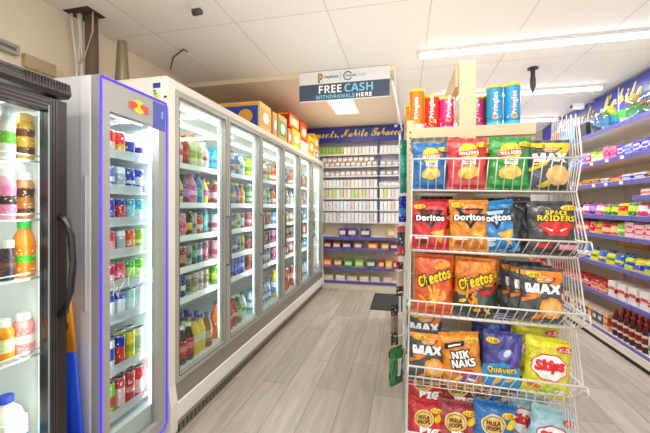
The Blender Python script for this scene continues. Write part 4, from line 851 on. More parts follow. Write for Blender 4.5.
for i in range(56): s2.box(GX0-.016, GX0-.008, GY0-.0412, GY0-.0401, .1+i*.03, .112+i*.03, M('6a5e4c'))
s2.build('slot_row', up)
# top shelf with brackets
ts = MB().box(GX0-.01, GX1+.01, GY0-.03, GY0+1.15, 1.73, 1.745, gc).build('top_shelf', go)
MB().box(GX0-.01, GX1+.01, GY0-.036, GY0-.03, 1.722, 1.778, gc).build('front_lip', ts)
MB().prismY([(GXC+.05, 1.722), (GX1+.01, 1.722), (GX1+.01, 1.70), (GXC+.12, 1.66), (GXC+.05, 1.65)], GY0-.02, GY0-.01, gc).build('bracket', ts)
MB().prismY([(GXC-.05, 1.722), (GX0, 1.722), (GX0, 1.70), (GXC-.12, 1.66), (GXC-.05, 1.65)], GY0-.02, GY0-.01, gc).build('bracket', ts)
for z in (1.45, 1.15, .85, .55, .12):
    for xa, xb in ((GX0+.005, GXC-.01), (GXC+.01, GX1-.005)):
        s_ = MB().box(xa, xb, GY0+.02, GY1, z-.02, z, rsh).build('shelf', go)
    MB().box(GX1-.005, GX1+.002, GY0+.02, GY1, z-.035, z+.004, lilac).build('ticket_strip', s_)
    for k in range(10):
        y = GY0+.14+k*.2; c1, c2, nm = R.choice([('e8c83a','c83a2a','yellow'), ('8a4a2a','e0b080','brown'), ('d8d8e0','5a5ab8','white'), ('c83a4a','f0d0d0','red'), ('3a8a5a','e0f0d0','green')])
        put(carton(pack(c1, c2, 'f0f0f0', .45, 5), .15, .16, .17), 'gondola_pack', f"{nm} packet, {ORD[k]} along the {['top','upper','middle','lower','floor'][[1.45,1.15,.85,.55,.12].index(z)]} shelf of the cream gondola", 'packet', (GX1-.1, y, z+.001), 'packets on the gondola', PI/2)
# hung packs on the gondola's end panel, seen between the baskets
for k, (x, z, w, h, c1, c2, lab) in enumerate(((.21, 1.34, .1, .12, '3a4a50', '7a8a80', 'dark grey packet hung on the cream end panel over the orange bag'), (.36, 1.33, .07, .14, '3a4a30', '8a7a4a', 'dark green packet hung on the end panel next to the post'), (.46, 1.34, .09, .13, '4a2a2a', '8a4a3a', 'maroon packet hung on the end panel'), (.56, 1.36, .1, .1, '5a5a6a', 'd8d8e0', 'grey and white packet hung high on the end panel'),
        (.44, 1.03, .12, .14, 'c8c0b0', '8a9aa0', 'pale card packet behind the grilled crisps'), (.44, .92, .13, .1, '5a6068', 'a8aeb4', 'dark grey packet with pale lettering behind the grilled crisps'))):
    put(carton(pack(c1, c2, 'd8d4cc', .5, 5), w, .02, h), 'hung_packet', lab, 'packet', (x, GY0-.03 if abs(x-GXC) > .07 else GY0-.055, z-h/2), 'packets hung on the end panel')
# tubes of crisps
def tube_can(c1, c2, name, h=.235):
    r = .0385; a = M(c1, .3, coat=.3)
    b_ = MB().lathe([(r, .006), (r, h-.012)], a, 20); b_.lathe([(r+.0006, .02), (r+.0006, .085)], pack(c2, c1, 'ffffff', .35, 4), 20)
    let = MB(); n = 0
    for off, m_, dr in ((.05, 'b01a20', .001), (0.012, 'ffffff', .002)):
        vs, fs = fit_text('Pringles', .115, .03, 'bold', off)
        rr = r+.0008+dr
        # written up the can: text runs along z, its height wraps round the front
        let.add([(rr*math.sin(-p[1]/rr), -rr*math.cos(-p[1]/rr), .145+p[0]) for p in vs], fs, M(m_, .4))
    mus = MB(); rr = r+.0015
    mus.add([(rr*math.sin(p[0]/rr-.05), -rr*math.cos(p[0]/rr-.05), p[1]) for p in ell(.017, .012, 0, .075)], [tuple(range(20))], M('f0a830', .4))
    return [('tube_body', b_.mesh()), ('lid', MB().lathe([(r+.002, h-.012), (r+.002, h), (r-.002, h+.001)], M('f2d81e', .35), 20).mesh()), ('base_rim', MB().lathe([(r+.001, 0), (r+.001, .007)], M('c8c8c8', .3, .8), 20).mesh()), ('brand_lettering', let.mesh()), ('crisp_picture', mus.mesh())]
tb = [(417, 'f08a1e', 'f6f0e0', 'orange crisp tube at the aisle end of the top shelf', 0, .25), (432, 'e03a1e', 'f0503a', 'red crisp tube between the orange and magenta tubes', 0, .212), (446.5, 'dd2f8c', 'f07ab8', 'magenta crisp tube beside the cream brace', 0, .197),
      (476.5, 'd82f8c', 'e86ab0', 'magenta crisp tube half hidden behind the cream post', .05, .205), (494.5, '2aa4dc', '7ad0f0', 'bright blue crisp tube next to the green one', 0, .24), (512, '2aa4dc', '7ad0f0', 'bright blue crisp tube at the outer corner of the top shelf', 0, .245)]
for px, c1, c2, lab, dy, h in tb:
    p = at(px, 120, GY0+.025+dy); put(tube_can(c1, c2, '', h), 'crisp_tube', lab, 'crisp tube', (p.x, GY0+.025+dy, 1.746), 'crisp tubes on the gondola top', R.uniform(-.25, .25))
put(tube_can('3a9a4a', '8ad07a', '', .22), 'crisp_tube', 'green crisp tube peeping out behind the blue tubes', 'crisp tube', (at(489, 120, 2.03).x, 2.03, 1.746), 'crisp tubes on the gondola top')
put(tube_can('e8a01e', 'f0d060', '', .2), 'crisp_tube', 'amber crisp tube behind the orange tube', 'crisp tube', (at(412, 120, 2.05).x, 2.05, 1.746), 'crisp tubes on the gondola top')
put(tube_can('8a3a1e', 'e8c040', '', .15), 'crisp_tube', 'short brown crisp tube behind the magenta one at the post', 'crisp tube', (at(484, 120, 2.12).x, 2.12, 1.746), 'crisp tubes on the gondola top')
# clip strips on the gondola's aisle side
def clip_strip(x, y, z0, z1, lab):
    t = thing('hanging_clip_strip', lab, 'clip strip', (x, y, 0), 'clip strips on the gondola')
    MB().box(-.008, .008, -.002, .002, z0, z1, M('dfe6ea', .4)).build('strip', t)
    n = int((z1-z0)/.13)
    for i in range(n): MB().tube([(0, -.002, z0+.08+i*.13), (-.015, -.02, z0+.085+i*.13), (-.035, -.03, z0+.08+i*.13)], .004, M('f2f2f0', .4), 5).build('hook', t)
clip_strip(.0, 2.15, .5, 1.72, 'white plastic clip strip hanging on the aisle side of the gondola, nearer one')
clip_strip(-.03, 2.6, .55, 1.9, 'white plastic clip strip further down the gondola aisle side')
for k, (px, y0_, y1_, Y, c1, c2, lab) in enumerate(((404, 140, 193, 2.08, '1f8a7a', '3ab0a0', 'teal packet on the clip strip beside the top basket'), (402.5, 196, 222, 2.1, '2a4ab8', '5a9ad0', 'blue packet on the clip strip below the teal one'), (401, 226, 256, 2.12, 'c86a6a', '3a3a4a', 'pink and dark packet on the clip strip'), (400, 262, 296, 2.14, '5a3a30', 'c8b8a8', 'brown packet on the clip strip'), (394.5, 305, 345, 2.2, '3a3636', '8a8078', 'charcoal packet low on the clip strip'))):
    a_, b2 = at(px, y0_, Y), at(px, y1_, Y)
    put(pouch(pack(c1, c2, 'e8e8e8', .35, 4), .05, round(a_.z-b2.z, 3), .02), 'hanging_packet', lab, 'packet', (a_.x, Y, b2.z), 'packets on the clip strips', .5)

# ------------------------------------------------------------------ wire crisps stand
TILT = Matrix.Translation((0, 1.5, 0)) @ Matrix.Rotation(.0227, 4, 'Y') @ Matrix.Translation((0, -1.5, 0))
st = thing('wire_basket_stand', 'white wire stand of five stacked baskets full of crisps', 'wire stand')
wm = M('eeeae4', .35, .2)
SX0, SX1 = .002, .655; YR, YFB, YBK = 1.50, 1.575, 1.855
bk = [(1.437, 1.572), (1.170, 1.240), (.885, .963), (.607, .686), (.325, .405)]; FZ = [1.437, 1.165, .88, .572, .258]
def wire(mb, pts, r=.0022, n=4): mb.tube(pts, r, wm, n)
for bi, (z0, z1) in enumerate(bk):
    yr = 1.56 if bi == 0 else YR; yf = 1.60 if bi == 0 else YFB; x1r = SX1 if bi == 0 else SX1+.012; x0r = SX0
    fw = MB()
    # front panel
    wire(fw, [(x0r, yr, z1), (x1r, yr, z1)], .0042, 6); wire(fw, [(SX0, yf, z0), (SX1, yf, z0)], .0038, 6)
    nw = 19
    for i in range(nw+1):
        t = i/nw; wire(fw, [(x0r+(x1r-x0r)*t, yr, z1), (SX0+(SX1-SX0)*t, yf, z0)])
    if bi: wire(fw, [(x0r, yr, z1), (x0r-.004, yr-.006, z1-.03), (SX0, yf, z0)], .0035, 5); wire(fw, [(x1r, yr, z1), (x1r+.004, yr-.006, z1-.03), (SX1, yf, z0)], .0035, 5)
    bo = fw.build('front_grid', None); 
    fl = MB()
    for i in range(9):
        y = yf+(YBK-yf)*i/8; wire(fl, [(SX0, y, FZ[bi]), (SX1, y, FZ[bi])], .002)
    for i in range(nw+1):
        x = SX0+(SX1-SX0)*i/nw; wire(fl, [(x, yf, z0), (x, yf+.004, FZ[bi]), (x, YBK, FZ[bi])], .002)
    b2 = fl.build('floor_grid', None)
    for o in (bo, b2): o.parent = st
# side panels: vertical wires over the full height, front edge zigzagging from basket to basket
for sx, nm in ((SX0, 'side_grid'), (SX1, 'side_grid')):
    sp_ = MB()
    prof = []   # front edge (y, z) from top to bottom
    prof += [(1.60, 1.74 if sx == SX1 else 1.60), (1.56, 1.572), (1.60, 1.437)]
    for z0, z1 in bk[1:]: prof += [(YR+.005, z1+.0), (YR+.02, z1-.03), (YFB, z0)]
    prof += [(YFB+.02, .03)]
    wire(sp_, [(sx, y, z) for y, z in prof], .0035, 5)
    def front_y(z):
        for (ya, za), (yb, zb) in zip(prof, prof[1:]):
            if za >= z >= zb: return ya+(yb-ya)*(za-z)/(za-zb+1e-9)
        return prof[0][0]
    nv = 12
    for i in range(nv+1):
        t = i/nv
        top = 1.74+.05*t+(.02 if i % 2 else 0) if sx == SX1 else 1.6
        pts = [(sx, front_y(z)+(YBK-front_y(z))*t, z) for _, z in prof if z < top]
        pts = [(sx, 1.6+(YBK-1.6)*t, top)]+pts
        wire(sp_, pts, .0023)
    if sx == SX1:
        pass
    for z0, z1 in bk:
        for z in (z0, z1): wire(sp_, [(sx, front_y(z), z), (sx, YBK, z)], .0032, 5)
    sp_.build(nm, st)
for sx in (SX0, SX1): MB().box(sx-.006, sx+.006, YBK, YBK+.014, .02, 1.7, wm).build('rear_post', st)
bg_ = MB()
for z0, z1 in bk:
    wire(bg_, [(SX0, YBK, z1+.05), (SX1, YBK, z1+.05)], .003)
    for i in range(14): x = SX0+(SX1-SX0)*i/13; wire(bg_, [(x, YBK, z0), (x, YBK, z1+.05)], .0018)
bg_.build('back_grid', st)
MB().box(SX0-.01, SX1+.01, 1.58, 1.62, .0, .03, wm).box(SX0-.01, SX0+.03, 1.62, YBK+.014, 0, .03, wm).box(SX1-.03, SX1+.01, 1.62, YBK+.014, 0, .03, wm).build('base_frame', st)
st.matrix_world = TILT

# ---- crisp bags
def F_(x, z, W_, H_, Dp, seed):
    u = max(-1, min(1, 2*x/W_)); v = max(0, min(1, z/H_))
    g_ = max(0, 1-abs(u)**2.6)**.6*max(0, 1-abs(2*v-1)**5)**.7
    wr = .003*math.sin(30*u+seed+9*v)*abs(2*v-1)**1.5+.0026*math.sin(19*v+7*u+seed*2)+.002*math.sin(13*u-11*v+seed)
    return -(Dp*g_+wr)
def subdiv(P2, fs, maxl):
    bm = bmesh.new(); vv = [bm.verts.new((a, b_, 0)) for a, b_ in P2]
    for f in fs:
        try: bm.faces.new([vv[i] for i in f])
        except ValueError: pass
    bmesh.ops.triangulate(bm, faces=bm.faces[:])
    for _ in range(4):
        es = [e for e in bm.edges if e.calc_length() > maxl]
        if not es: break
        bmesh.ops.subdivide_edges(bm, edges=es, cuts=1); bmesh.ops.triangulate(bm, faces=[f for f in bm.faces if len(f.verts) > 3])
    bm.verts.ensure_lookup_table(); bm.verts.index_update()
    out = [(v.co.x, v.co.y) for v in bm.verts], [tuple(v.index for v in f.verts) for f in bm.faces]
    bm.free(); return out
def make_bag(W_, H_, base, layers, Dp=.026, seed=1, low=None, lowh=0, flash='£1.25', flashpos=None, flashcol='f5d81e'):
    """layers: list of (kind, data, colour, level); kinds: 'p' polygon, 't' (text, cx, cz, w, h, rot, offset, style)"""
    nu, nv = 22, 26; base_m = foil(base); low_m = foil(low) if low else base_m
    body = MB(); vs = []
    def edge(v): return 1-.06*math.sin(PI*v)+.018*math.sin(13*v+seed)+.01*math.sin(29*v+seed*3)
    for j in range(nv+1):
        for i in range(nu+1):
            x = (i/nu*2-1)*W_/2; z = j/nv*H_; vs.append((x*edge(j/nv), F_(x, z, W_, H_, Dp, seed), z))
    fs = []; fl = []
    for j in range(nv):
        for i in range(nu):
            a = j*(nu+1)+i; zc = (j+.5)/nv; uc = (i+.5)/nu
            (fl if low and zc < lowh+.1*math.sin(uc*5+seed) else fs).append((a, a+1, a+nu+2, a+nu+1))
    body.add(vs, fs, base_m, True)
    if fl: body.add(vs, fl, low_m, True)
    vb = []
    for j in range(0, nv+1, 2):
        for i in range(0, nu+1, 2):
            x = (i/nu*2-1)*W_/2; z = j/nv*H_; vb.append((x*edge(j/nv), .0015-F_(x, z, W_, H_, Dp*.8, seed), z))
    n2 = nu//2; body.add(vb, [(j*(n2+1)+i, (j+1)*(n2+1)+i, (j+1)*(n2+1)+i+1, j*(n2+1)+i+1) for j in range(nv//2) for i in range(n2)], base_m, True)
    def mapped(mb, P2, fs2, colour, lvl, maxl=.009):
        P3, f3 = subdiv(P2, fs2, maxl)
        mb.add([(max(-W_*.49, min(W_*.49, x))*edge(max(0, min(1, z/H_))), F_(x, z, W_, H_, Dp, seed)-.0015-.0012*lvl, min(H_*.985, z)) for x, z in P3], f3, colour if not isinstance(colour, str) else M(colour, .38, coat=.15), True)
    parts = []
    art = MB(); let = MB()
    for L_ in layers:
        if L_[0] == 'p': mapped(art, [(x*W_, z*H_) for x, z in L_[1]], [tuple(range(len(L_[1])))], L_[2], L_[3])
        else:
            tx, cx, cz, w, h, rot, off, sty = L_[1]
            vv, ff = fit_text(tx, w*W_, h*H_, sty, off); c, s = math.cos(rot), math.sin(rot)
            mapped(let, [(cx*W_+a*c-b_*s, cz*H_+a*s+b_*c) for a, b_ in vv], ff, L_[2], L_[3], .011)
    parts = [('bag_body', body.mesh())]
    if art.f: parts.append(('printed_artwork', art.mesh()))
    if let.f: parts.append(('brand_lettering', let.mesh()))
    for nm, zz, sgn in (('top_seal', H_, 1), ('bottom_seal', 0, -1)):
        s_ = MB(); n = 30; v1 = []
        for i in range(n+1):
            x = (i/n*2-1)*W_/2; yy = .003*math.sin(i*.9+seed)
            v1 += [(x, -.001+yy*.3, zz-.002*sgn), (x, yy-.003, zz+(.011+(.002 if i % 2 else 0))*sgn)]
        s_.add(v1, [(2*i, 2*i+2, 2*i+3, 2*i+1) for i in range(n)], base_m if sgn > 0 else low_m, False); parts.append((nm, s_.mesh()))
    if flash and flashpos:
        fm = MB(); cx, cz = flashpos; mapped(fm, ell(.17*W_, .055*H_, cx*W_, cz*H_, .05), [tuple(range(20))], flashcol, 6)
        vv, ff = fit_text(flash, .24*W_, .06*H_); mapped(fm, [(cx*W_+a, cz*H_+b_) for a, b_ in vv], ff, 'c01a20' if flashcol == 'f5d81e' else 'ffffff', 8, .02)
        parts.append(('price_flash', fm.mesh()))
    return parts
def E2(rx, rz, cx, cz, rot=0, n=20): return ell(rx, rz, cx, cz, rot, n)
def blob(rx, rz, cx, cz, k=7, amp=.12, n=42): return [(cx+rx*(1+amp*abs(math.sin(k*PI*i/n)))*math.cos(2*PI*i/n), cz+rz*(1+amp*abs(math.sin(k*PI*i/n)))*math.sin(2*PI*i/n)) for i in range(n)]
def wk(base, seed):
    return make_bag(.168, .212, base, [('p', E2(.26, .2, .0, .72), 'f7cf3a', 1), ('p', [(-.33, .60), (.30, .69), (.33, .80), (-.30, .72)], 'd81e28', 2), ('t', ('WALKERS', 0, .70, .52, .07, .1, .02, 'bold'), 'ffffff', 3),
        ('p', rect(.34, .12, .02, .52), 'f4f1ea', 2), ('p', rect(.26, .02, .02, .54), base, 3), ('p', rect(.2, .015, .02, .5), base, 3),
        ('p', E2(.2, .12, -.08, .31, .4), 'f0b53a', 2), ('p', E2(.17, .11, .12, .33, -.4), 'f5c85a', 3), ('p', E2(.13, .085, -.07, .31, .4), 'f8da86', 4), ('p', E2(.16, .09, .02, .24, .1), 'f2bd4a', 5),
        ('p', E2(.44, .06, 0, .09), {'1f6fb0': '3a8ccc', 'd83c40': 'e86a60', '22963c': '4ab85a'}.get(base, 'ffffff'), 1)], .03, seed, flashpos=(.35, .885))
def mx(lo, seed, tc_='f0a030', H_=.215, W_=.175):
    return make_bag(W_, H_, '484e52', [('p', [(-.5, .88), (-.1, .98), (.5, .84), (.5, .98), (-.5, .98)], lo, 1), ('p', [(.25, .62), (.48, .82), (.48, .95), (.12, .72)], lo, 1), ('p', [(-.48, .42), (-.05, .54), (-.05, .48), (-.48, .34)], lo, 1), ('p', [(-.3, .03), (.1, .22), (.2, .15), (-.1, .0)], lo, 1),
        ('p', E2(.2, .065, .02, .82, .05), 'f7cf3a', 2), ('p', rect(.36, .06, .02, .815), 'd81e28', 3), ('t', ('WALKERS', .02, .815, .32, .035, 0, .01, 'bold'), 'ffffff', 4),
        ('t', ('MAX', 0, .635, .78, .17, 0, .04, 'bold'), 'ffffff', 4), ('p', blob(.27, .2, .2, .26, 9, .08), tc_, 3), ('p', blob(.2, .14, .2, .27, 9, .1), 'f6c070', 4), ('p', [(-.4, .47), (-.06, .5), (-.06, .54), (-.4, .51)], lo, 4)], .03, seed, flashpos=(-.22, .9))
def dor(base, acc, seed, tri='141414'):
    return make_bag(.165, .205, base, [('p', [(-.36, .86), (.38, .86), (.02, .42)], tri, 1), ('p', [(-.22, .82), (.25, .82), (.02, .52)], acc, 2), ('p', rect(.86, .15, 0, .665), tri, 3), ('t', ('Doritos', 0, .665, .8, .125, 0, .03, 'bold'), 'ffffff', 5),
        ('p', [(.0, .34), (.42, .42), (.3, .08)], 'f0a62a', 3), ('p', [(.1, .33), (.36, .38), (.28, .18)], 'f8c860', 4), ('p', rect(.36, .07, -.24, .22), 'f2ece4', 2), ('p', E2(.16, .05, -.22, .12), acc, 2)], .03, seed, flashpos=(-.3, .93))
def chee(low, lowh, seed, base='ee6a1c'):
    L = [('p', blob(.46, .16, 0, .62, 5, .12), '1a1410', 1)]
    L = []
    for off, c, l in ((.11, '1a1410', 2), (.03, 'f8d21e', 4)): L.append(('t', ('Cheetos', 0, .63, .88, .19, .34, off, 'slant'), c, l))
    rr = random.Random(seed)
    for i in range(9): L.append(('p', E2(.1, .032, rr.uniform(-.32, .32), rr.uniform(.08, .42), rr.uniform(0, 3)), rr.choice(['f8a81e', 'f2741a', 'f8c23a']), 2+i % 3))
    L.append(('p', E2(.2, .12, .12, .3), 'f7b060' if not low else '54645c', 1)); L.append(('p', E2(.2, .06, .2, .85, .2), 'f8a030', 1))
    if low: L.append(('p', [(.12, .45), (.46, .5), (.45, .42), (.12, .36)], 'd81e1e', 3))
    return make_bag(.172, .24, base, L, .032, seed, low, lowh, flash=None)
def skips(base, seed):
    return make_bag(.165, .2, base, [('p', blob(.37, .235, .0, .53, 8, .12), 'd82028', 1), ('p', blob(.35, .215, .0, .53, 8, .12), 'ffffff', 2), ('t', ('Skips', 0, .55, .62, .23, .1, .07, 'slant'), 'e02a30', 4),
        ('p', E2(.3, .04, 0, .12), 'a8d85a', 2), ('p', E2(.12, .05, .25, .1), 'ffffff', 3), ('p', E2(.14, .04, -.3, .14), 'e86a3a', 3)], .03, seed, flashpos=(.28, .9), flashcol='d8202a', flash='£1.25')
def hula(base, lo, seed):
    L = [('p', E2(.29, .2, -.06, .64, .15), 'f3d98a', 2), ('p', E2(.25, .165, -.06, .64, .15), base, 3), ('p', E2(.23, .15, -.06, .64, .15), 'f0cf6a', 4), ('t', ('HULA', -.06, .68, .32, .08, .1, .04, 'bold'), '6a2a14', 6), ('t', ('HOOPS', -.06, .58, .34, .08, .1, .04, 'bold'), '6a2a14', 6),
         ('t', ('BIG', .1, .385, .5, .15, 0, .05, 'bold'), 'ffffff', 6), ('p', E2(.13, .08, .36, .7, .6), 'f5d81e', 2)]
    for cx, cz in ((-.34, .24), (.38, .4), (-.1, .1)): L += [('p', E2(.1, .08, cx, cz, .4), 'f0b03a', 2), ('p', E2(.05, .04, cx, cz, .4), lo, 3)]
    return make_bag(.172, .2, base, L, .03, seed, flashpos=(.28, .86))
BAGS = {
 'wk_blue': wk('1f6fb0', 1), 'wk_red': wk('d83c40', 2), 'wk_green': wk('22963c', 3),
 'max_y': mx('f0cc2a', 4, 'e8c07a'), 'max_o': mx('f08a2a', 5),
 'dor_red': dor('d81e24', '7a1418', 6), 'dor_org': dor('f28a1a', 'c85a10', 7), 'dor_blu': dor('1e86c8', '9fd4f0', 8, '1a2a50'),
 'chee': chee(None, 0, 9, 'ea5a1a'), 'chee2': chee('2c3c30', .45, 10, 'f0801e'),
 'nik': make_bag(.172, .205, 'f2901e', [('p', [(-.4, .72), (.1, .8), (.12, .9), (-.38, .84)], '1a1410', 2), ('p', [(-.3, .77), (.02, .82), (.02, .85), (-.3, .81)], 'f6f2ea', 4), ('t', ('NIK', -.02, .62, .42, .14, .1, .13, 'bold'), '141010', 3), ('t', ('NIK', -.02, .62, .42, .14, .1, .03, 'bold'), 'ffffff', 5), ('t', ('NAKS', .04, .45, .6, .15, .1, .13, 'bold'), '141010', 3), ('t', ('NAKS', .04, .45, .6, .15, .1, .03, 'bold'), 'ffffff', 5),
        ('p', E2(.28, .05, .0, .27), 'd8202a', 3), ('p', E2(.3, .09, .1, .13, .1), '8a5aa0', 2), ('p', E2(.16, .04, -.15, .12, .5), 'f6d070', 4), ('p', E2(.14, .035, .2, .1, -.3), 'ffffff', 4)], .032, 11, flashpos=(.3, .9)),
 'quav': make_bag(.165, .235, '3b3a8e', [('p', [(-.49, .02), (.49, .02), (.49, .42), (0, .5), (-.49, .4)], '2a9ad8', 1), ('t', ('Quavers', 0, .36, .76, .12, .08, .07, 'bold'), '2a2a70', 4), ('t', ('Quavers', 0, .36, .76, .12, .08, .02, 'bold'), 'f8d83a', 6), ('p', E2(.2, .1, .05, .65, .2), '6a78c0', 2), ('p', E2(.1, .06, .1, .68, .6), 'd8e0f0', 3), ('p', E2(.16, .05, -.1, .17, .8), 'f0b83a', 4), ('p', E2(.1, .03, .2, .2, .3), 'f0b83a', 4), ('p', [(.18, .42), (.3, .9), (.4, .88), (.3, .42)], '6a50b8', 2)], .03, 12, flash='£1.35', flashpos=(-.28, .87)),
 'skip_y': skips('f2dd1e', 13), 'skip_b': skips('a6d4ee', 14),
 'hula_r': hula('d0202a', '8a1418', 15), 'hula_m': hula('a83a3e', '6a1e20', 16), 'hula_b': hula('1f72bc', '14447a', 17),
 'raid': make_bag(.195, .215, '3c3c3e', [('p', [(-.32, .55), (-.1, .66), (.2, .66), (.42, .55), (.25, .34), (-.1, .34)], 'd82a24', 2), ('p', [(-.2, .5), (-.02, .46), (-.04, .42)], 'f0e8d8', 3), ('p', [(.3, .5), (.12, .46), (.14, .42)], 'f0e8d8', 3), ('t', ('SPACE', .05, .8, .42, .09, 0, .07, 'bold'), '141010', 4), ('t', ('SPACE', .05, .8, .42, .09, 0, .02, 'bold'), 'f2d42a', 6), ('t', ('RAIDERS', .05, .69, .76, .11, 0, .07, 'bold'), '141010', 4), ('t', ('RAIDERS', .05, .69, .76, .11, 0, .02, 'bold'), 'f2d42a', 6),
        ('p', rect(.36, .1, .28, .12), 'f0a0b0', 2), ('p', rect(.3, .1, -.18, .14), 'c8282a', 2)], .035, 18, flashpos=(.32, .91), flash='£1.25'),
 'black': make_bag(.14, .2, '1c1c22', [('p', E2(.12, .2, .1, .5, .2), '5a6a88', 1)], .035, 19, flash=None),
 'navy': make_bag(.16, .22, '1e2f78', [('p', E2(.2, .1, 0, .7, .3), '6a8ad8', 1), ('p', E2(.2, .05, 0, .4, .3), 'd8e0f0', 1)], .03, 20, flash=None),
 'pinkbk': make_bag(.15, .21, 'd8a0a8', [('p', rect(.5, .1, 0, .6), 'f4e0e0', 1)], .02, 21, flash='£1.25', flashpos=(.3, .85)),
 'greybk': make_bag(.16, .215, '6a6c5c', [('p', rect(.3, .08, -.2, .88), 'f0c83a', 1), ('p', rect(.14, .08, .05, .88), 'd8202a', 1), ('p', E2(.12, .06, -.15, .72), 'e8b890', 1)], .018, 22, flash=None),
}
def bag(key, px, basket, lab, dy=.03, tilt=.16, roll=0, yaw=0, sc=1.0, dz=0):
    z0 = FZ[basket]; yf = (1.60 if basket == 0 else YFB)+dy+.012
    # stand upright on the basket floor, centred under the pixel column px
    pyc = 207-(z0+.1-ZC)*F/(yf/1.08)
    x = at(px, pyc, yf).x - .0227*(z0+.1)
    put(BAGS[key], 'crisp_bag', lab, 'crisp bag', (x, yf, z0+.013*sc+.004+dz), f"crisp bags in the {['top','second','third','fourth','lowest'][basket]} basket", yaw+R.uniform(-.06, .06), mat=TILT, rx=-tilt, ry=roll+R.uniform(-.035, .035), sc=sc)
# top basket
bag('greybk', 429, 0, 'olive grey crisp bag standing behind the blue bag in the top basket', .1, .03, 0, .0, 1.06)
bag('wk_blue', 430, 0, 'blue crisp bag with yellow sun disc in the top basket', .03, .12, .0, .1, .92)
bag('pinkbk', 441, 0, 'dusky pink crisp bag mostly hidden behind the red one in the top basket', .13, .02)
bag('wk_red', 467, 0, 'red crisp bag with yellow sun disc in the top basket', .03, .08, -.02, .0, 1.0)
bag('wk_red', 474, 0, 'second red crisp bag directly behind the front red one', .13, .04, 0, 0, .95)
bag('wk_green', 508, 0, 'green crisp bag with yellow sun disc in the top basket', .03, .08, .02, -.05, 1.0)
bag('wk_green', 513, 0, 'second green crisp bag tucked behind the front green one', .13, .04, 0, 0, .95)
bag('max_y', 548, 0, 'dark grey bag with yellow chevrons at the outer end of the top basket', .03, .12, .02, -.08, .93)
bag('max_y', 540, 0, 'dark grey and yellow bag half hidden behind its twin in the top basket', .13, .08, -.1, 0, .93)
# second basket
bag('dor_red', 430, 1, 'red tortilla chip bag in the second basket', .03, .1, 0, .05, .95)
bag('black', 436, 1, 'black bag showing above the red tortilla bag', .19, .02, .03, 0, 1.1)
bag('dor_red', 437, 1, 'red tortilla chip bag behind the front red one in the second basket', .1, .03, 0, 0, 1.0)
bag('dor_org', 469, 1, 'orange tortilla chip bag at the front of the second basket', .03, .1, .02, 0, 1.0)
bag('dor_org', 457, 1, 'orange tortilla chip bag peeking out behind the front orange one', .12, .04, 0, 0, .97)
bag('dor_blu', 499, 1, 'blue tortilla chip bag leaning in the second basket', .05, .12, -.12, -.1, 1.0)
bag('black', 519, 1, 'glossy black bag turned sideways in the second basket', .08, .06, .0, .6, .98)
bag('black', 530, 1, 'glossy black bag wedged beside the skull coloured snack bag'.replace('skull coloured ', 'yellow lettered '), .09, .06, .0, .4, 1.0)
bag('raid', 552, 1, 'wide dark bag with yellow lettering and red shape in the second basket', .03, .1, .02, -.1, .96)
# third basket
bag('chee', 433, 2, 'orange red puffed corn bag at the aisle end of the third basket', .03, .08, 0, .05, 1.0)
bag('chee', 441, 2, 'orange red puffed corn bag behind the front one in the third basket', .12, .03, 0, 0, 1.0)
bag('chee2', 473, 2, 'orange and dark green puffed corn bag in the third basket', .03, .08, .03, 0, .98)
bag('chee2', 478, 2, 'second orange and dark green bag tucked behind in the third basket', .12, .03, .0, 0, 1.0)
bag('max_o', 541, 2, 'front grey bag with orange crisp picture in the third basket', .03, .1, .04, -.05, .97)
bag('max_o', 529, 2, 'middle grey and orange bag of three in the third basket', .085, .06, .0, 0, .98)
bag('max_o', 521, 2, 'rearmost grey and orange bag of three in the third basket', .14, .02, -.02, 0, 1.0)
# fourth basket
bag('max_o', 426, 3, 'front grey bag with orange crisp picture at the aisle end of the fourth basket', .03, .15, .04, .05, .93)
bag('max_o', 424, 3, 'middle grey and orange bag of the stack in the fourth basket', .095, .02, .02, .0, .95, .085)
bag('max_o', 424, 3, 'topmost rear grey and orange bag in the fourth basket', .15, .0, 0, 0, .92, .112)
bag('nik', 464, 3, 'tilted orange bag with white outlined lettering in the fourth basket', .03, .12, -.1, 0, 1.0)
bag('quav', 500, 3, 'purple and light blue curly snack bag in the fourth basket', .03, .1, .03, .0, .97)
bag('navy', 491, 3, 'navy blue bag rising behind the purple snack bag', .13, .02, -.02, 0, 1.1, .05)
bag('skip_y', 545, 3, 'yellow snack bag with red lettering at the front of the fourth basket', .03, .1, .06, -.05, 1.08)
bag('skip_y', 533, 3, 'yellow snack bag second in line in the fourth basket', .1, .05, .07, 0, 1.1, .04)
bag('skip_y', 522, 3, 'yellow snack bag at the back of the fourth basket', .155, .0, .05, 0, 1.1, .06)
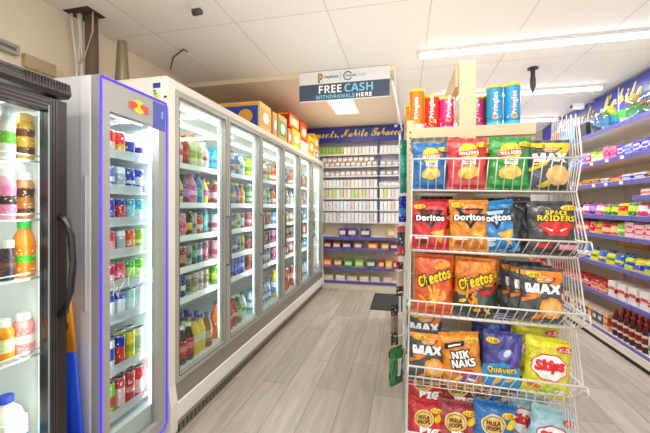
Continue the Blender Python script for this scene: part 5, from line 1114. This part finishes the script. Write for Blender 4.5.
# lowest basket
bag('hula_r', 425, 4, 'lower front red hoop snack bag in the lowest basket', .03, .3, 0, .0, .93)
bag('hula_r', 425, 4, 'upper red hoop snack bag resting behind in the lowest basket', .12, .1, 0, .0, 1.0, .125)
bag('hula_m', 457, 4, 'lower front maroon hoop snack bag in the lowest basket', .03, .25, .03, 0, 1.0)
bag('hula_m', 458, 4, 'upper maroon hoop snack bag resting behind in the lowest basket', .12, .1, 0, 0, 1.0, .12)
bag('hula_b', 492, 4, 'front blue hoop snack bag in the lowest basket', .03, .2, .08, .0, 1.05, .01)
bag('hula_b', 484, 4, 'blue hoop snack bag behind the front one in the lowest basket', .12, .1, -.05, 0, 1.0, .12)
bag('hula_b', 503, 4, 'blue hoop snack bag at the back between the rows of the lowest basket', .16, .05, .05, 0, .95, .13)
bag('skip_b', 545, 4, 'front pale blue snack bag with red lettering in the lowest basket', .03, .22, .22, 0, 1.12, .0)
bag('skip_b', 519, 4, 'pale blue snack bag leaning behind the front pale blue one', .12, .15, .12, 0, 1.1, .02)
# green bag on the aisle side
gb = put(make_bag(.1, .17, '2c7a3c', [('p', rect(.3, .5, 0, .5), 'e8efe6', 1), ('t', ('GREEN', 0, .5, .6, .1, 1.5, .02, 'bold'), '2c5a30', 3)][:1], .02, 30, flash=None), 'hanging_bag', 'dark green packet hanging on the aisle side of the stand', 'packet', at(396, 382, 1.78), None, .9)

# ------------------------------------------------------------------ camera and colour
cam = bpy.data.cameras.new('camera'); cam.sensor_width = 36; cam.lens = 36*F/650; cam.shift_y = -9.5/650; cam.clip_start = .05; cam.clip_end = 60
co = bpy.data.objects.new('camera', cam); C.objects.link(co); co.location = (0, 0, ZC); co.rotation_euler = (PI/2, 0, TH)
bpy.context.scene.camera = co
sc = bpy.context.scene
sc.view_settings.view_transform = 'Standard'; sc.view_settings.exposure = 0.1; sc.view_settings.look = 'None'
sc.cycles.max_bounces = 8; sc.cycles.transparent_max_bounces = 16; sc.cycles.diffuse_bounces = 6; sc.cycles.glossy_bounces = 3; sc.cycles.caustics_reflective = False; sc.cycles.caustics_refractive = False
sc.cycles.sample_clamp_indirect = 4.0
